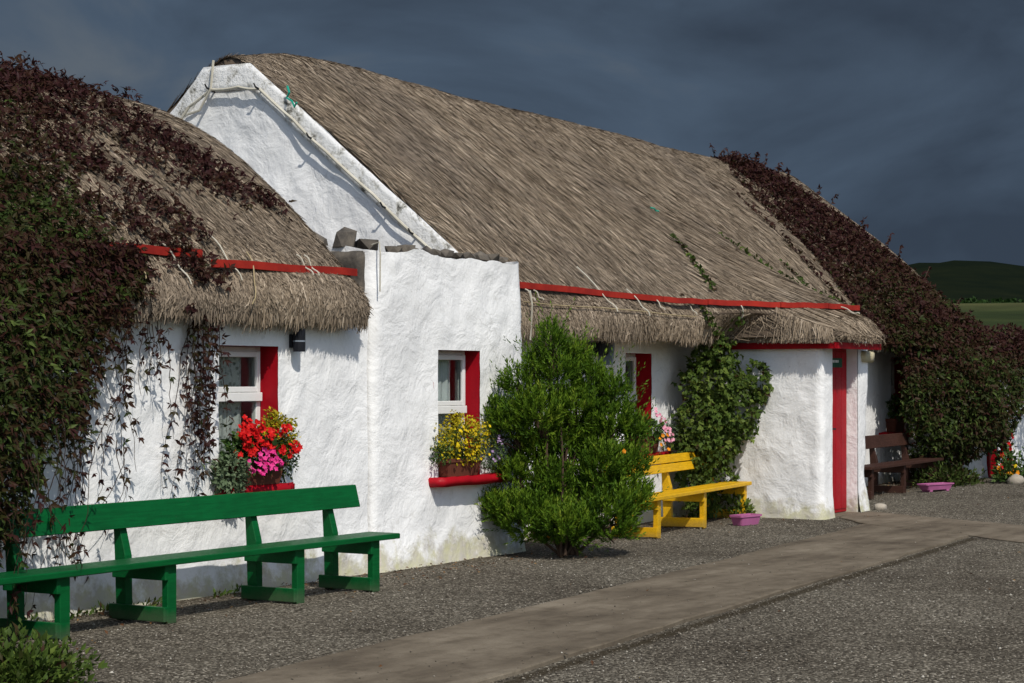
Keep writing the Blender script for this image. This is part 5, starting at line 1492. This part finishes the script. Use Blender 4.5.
# ------------------------------------------------------------------ loose gravel and litter
def in_path(x, y):
    up = np.interp(x, [pA[0], pB[0]], [pA[1], pB[1]]); lo = np.interp(x, [pC[0], pD[0]], [pC[1], pD[1]])
    a = (y < up + .02) & (y > lo - .02) & (x < 20.6)
    k = (y + 1.12) / -2.4
    b = (x > 21.9 - 1.75 * k) & (x < 22.8 - 1.3 * k) & (y < -1.1)
    return a | b
def gravel():
    rg = np.random.default_rng(801)
    n = 90000
    # denser where the camera stands close
    x = 7.0 + 22 * rg.uniform(0, 1, n) ** 1.25; y = -8.2 + rg.uniform(0, 1, n) * (8.2 + .5)
    keep = ~in_path(x, y) | (rg.uniform(0, 1, n) < .035)
    keep &= ~((y > -.02) & (x < 16.5)) & ~((x > 21.5) & (x < 23.1) & (y > -1.1))
    x, y = x[keep], y[keep]; n = len(x)
    s = rg.uniform(.003, .0075, n) * (1 + .9 * (rg.uniform(0, 1, n) > .97))
    z = zg(x) + s * .35 + np.where(in_path(x, y), .03, .004)
    oc = np.array([(1, 0, 0), (-1, 0, 0), (0, 1, 0), (0, -1, 0), (0, 0, 1), (0, 0, -.6)], float)
    a = rg.uniform(0, 6.28, n); ca, sa = np.cos(a), np.sin(a)
    sc = np.stack([s * rg.uniform(.8, 1.5, n), s * rg.uniform(.7, 1.2, n), s * rg.uniform(.5, .9, n)], 1)
    V = oc[None] * sc[:, None, :] + rg.normal(0, .12, (n, 6, 3)) * s[:, None, None]
    X = V[..., 0] * ca[:, None] - V[..., 1] * sa[:, None]; Y = V[..., 0] * sa[:, None] + V[..., 1] * ca[:, None]
    V = np.stack([X + x[:, None], Y + y[:, None], V[..., 2] + z[:, None]], -1)
    F = np.array([(0, 2, 4), (2, 1, 4), (1, 3, 4), (3, 0, 4), (2, 0, 5), (1, 2, 5), (3, 1, 5), (0, 3, 5)])
    F = (np.arange(n)[:, None, None] * 6 + F[None]).reshape(-1, 3)
    o = npmesh('loose_gravel', V.reshape(-1, 3), F, MAT['pebble'], tone=np.repeat(np.clip(rg.beta(1.0, 1.5, n), 0, 1), 6))
    tag(o, 'loose grey brown gravel chippings spread over the yard', 'gravel', kind='stuff')
    n = 900
    x = rg.uniform(8.8, 29, n); y = np.where(x < 16.5, 0, .6) - .06 - np.abs(rg.normal(0, .45, n))
    y = np.where(rg.uniform(0, 1, n) < .12, rg.uniform(-5, -.3, n), y)
    P = np.stack([x, y, zg(x) + .012 + .02 * rg.uniform(0, 1, n)], 1)
    o = leaf_mesh('fallen_leaves', P, np.stack([rg.normal(0, 1, n), rg.normal(0, 1, n), .15 * rg.normal(0, 1, n)], 1), np.tile([0, 0, 1.], (n, 1)) + rg.normal(0, .25, (n, 3)), rg.uniform(.02, .05, n), .5, rg.uniform(0, 1, n), 'dry_leaf', None, ws=False)
    tag(o, 'dry brown fallen leaves scattered along the wall foot', 'leaves')
gravel()

# ------------------------------------------------------------------ far countryside
def far_things():
    rg = np.random.default_rng(901)
    # a hedge line of distant trees below the hill
    P = []
    for k in range(46):
        a = rad(rg.uniform(10, 24)); r = rg.uniform(560, 600)
        c = np.array([10 + r * math.cos(a), -2 + r * math.sin(a)]); h = ground_height(np.array([c[0]]), np.array([c[1]]))[0]
        d = rand_dirs(rg, 90); P.append(np.array([c[0], c[1], h + 1.5]) + d * np.array([5, 5, 2.2]) * rg.uniform(.5, 1.1))
    P = np.vstack(P); n = len(P)
    o = leaf_mesh('distant_trees', P, rand_dirs(rg, n), rand_dirs(rg, n), np.full(n, 1.6), .8, rg.uniform(.0, .25, n), 'plant_leaf', None, ws=False)
    tag(o, 'far hedge line of dark trees below the hill', 'trees', kind='stuff')
    t = thing('farmhouse', 'tiny white farmhouse far off below the dark hill', 'house', (0, 0, 0))
    x, y = 548.0, 134.0; h = float(ground_height(np.array([x]), np.array([y]))[0])
    t.location = (x, y, h)
    MB().box(-2.5, 2.5, -4.5, 4.5, -.5, 2.4, 0).build('wall', MAT['white_paint'], t)
    MB().prism([(-2.9, 2.4), (2.9, 2.4), (0, 4.4)], 'y', -4.7, 4.7, 0).build('roof', MAT['field_stone'], t)
far_things()
print('tris', sum(len(o.data.loop_triangles) if False else len(o.data.polygons) for o in bpy.data.objects if o.type == 'MESH'))
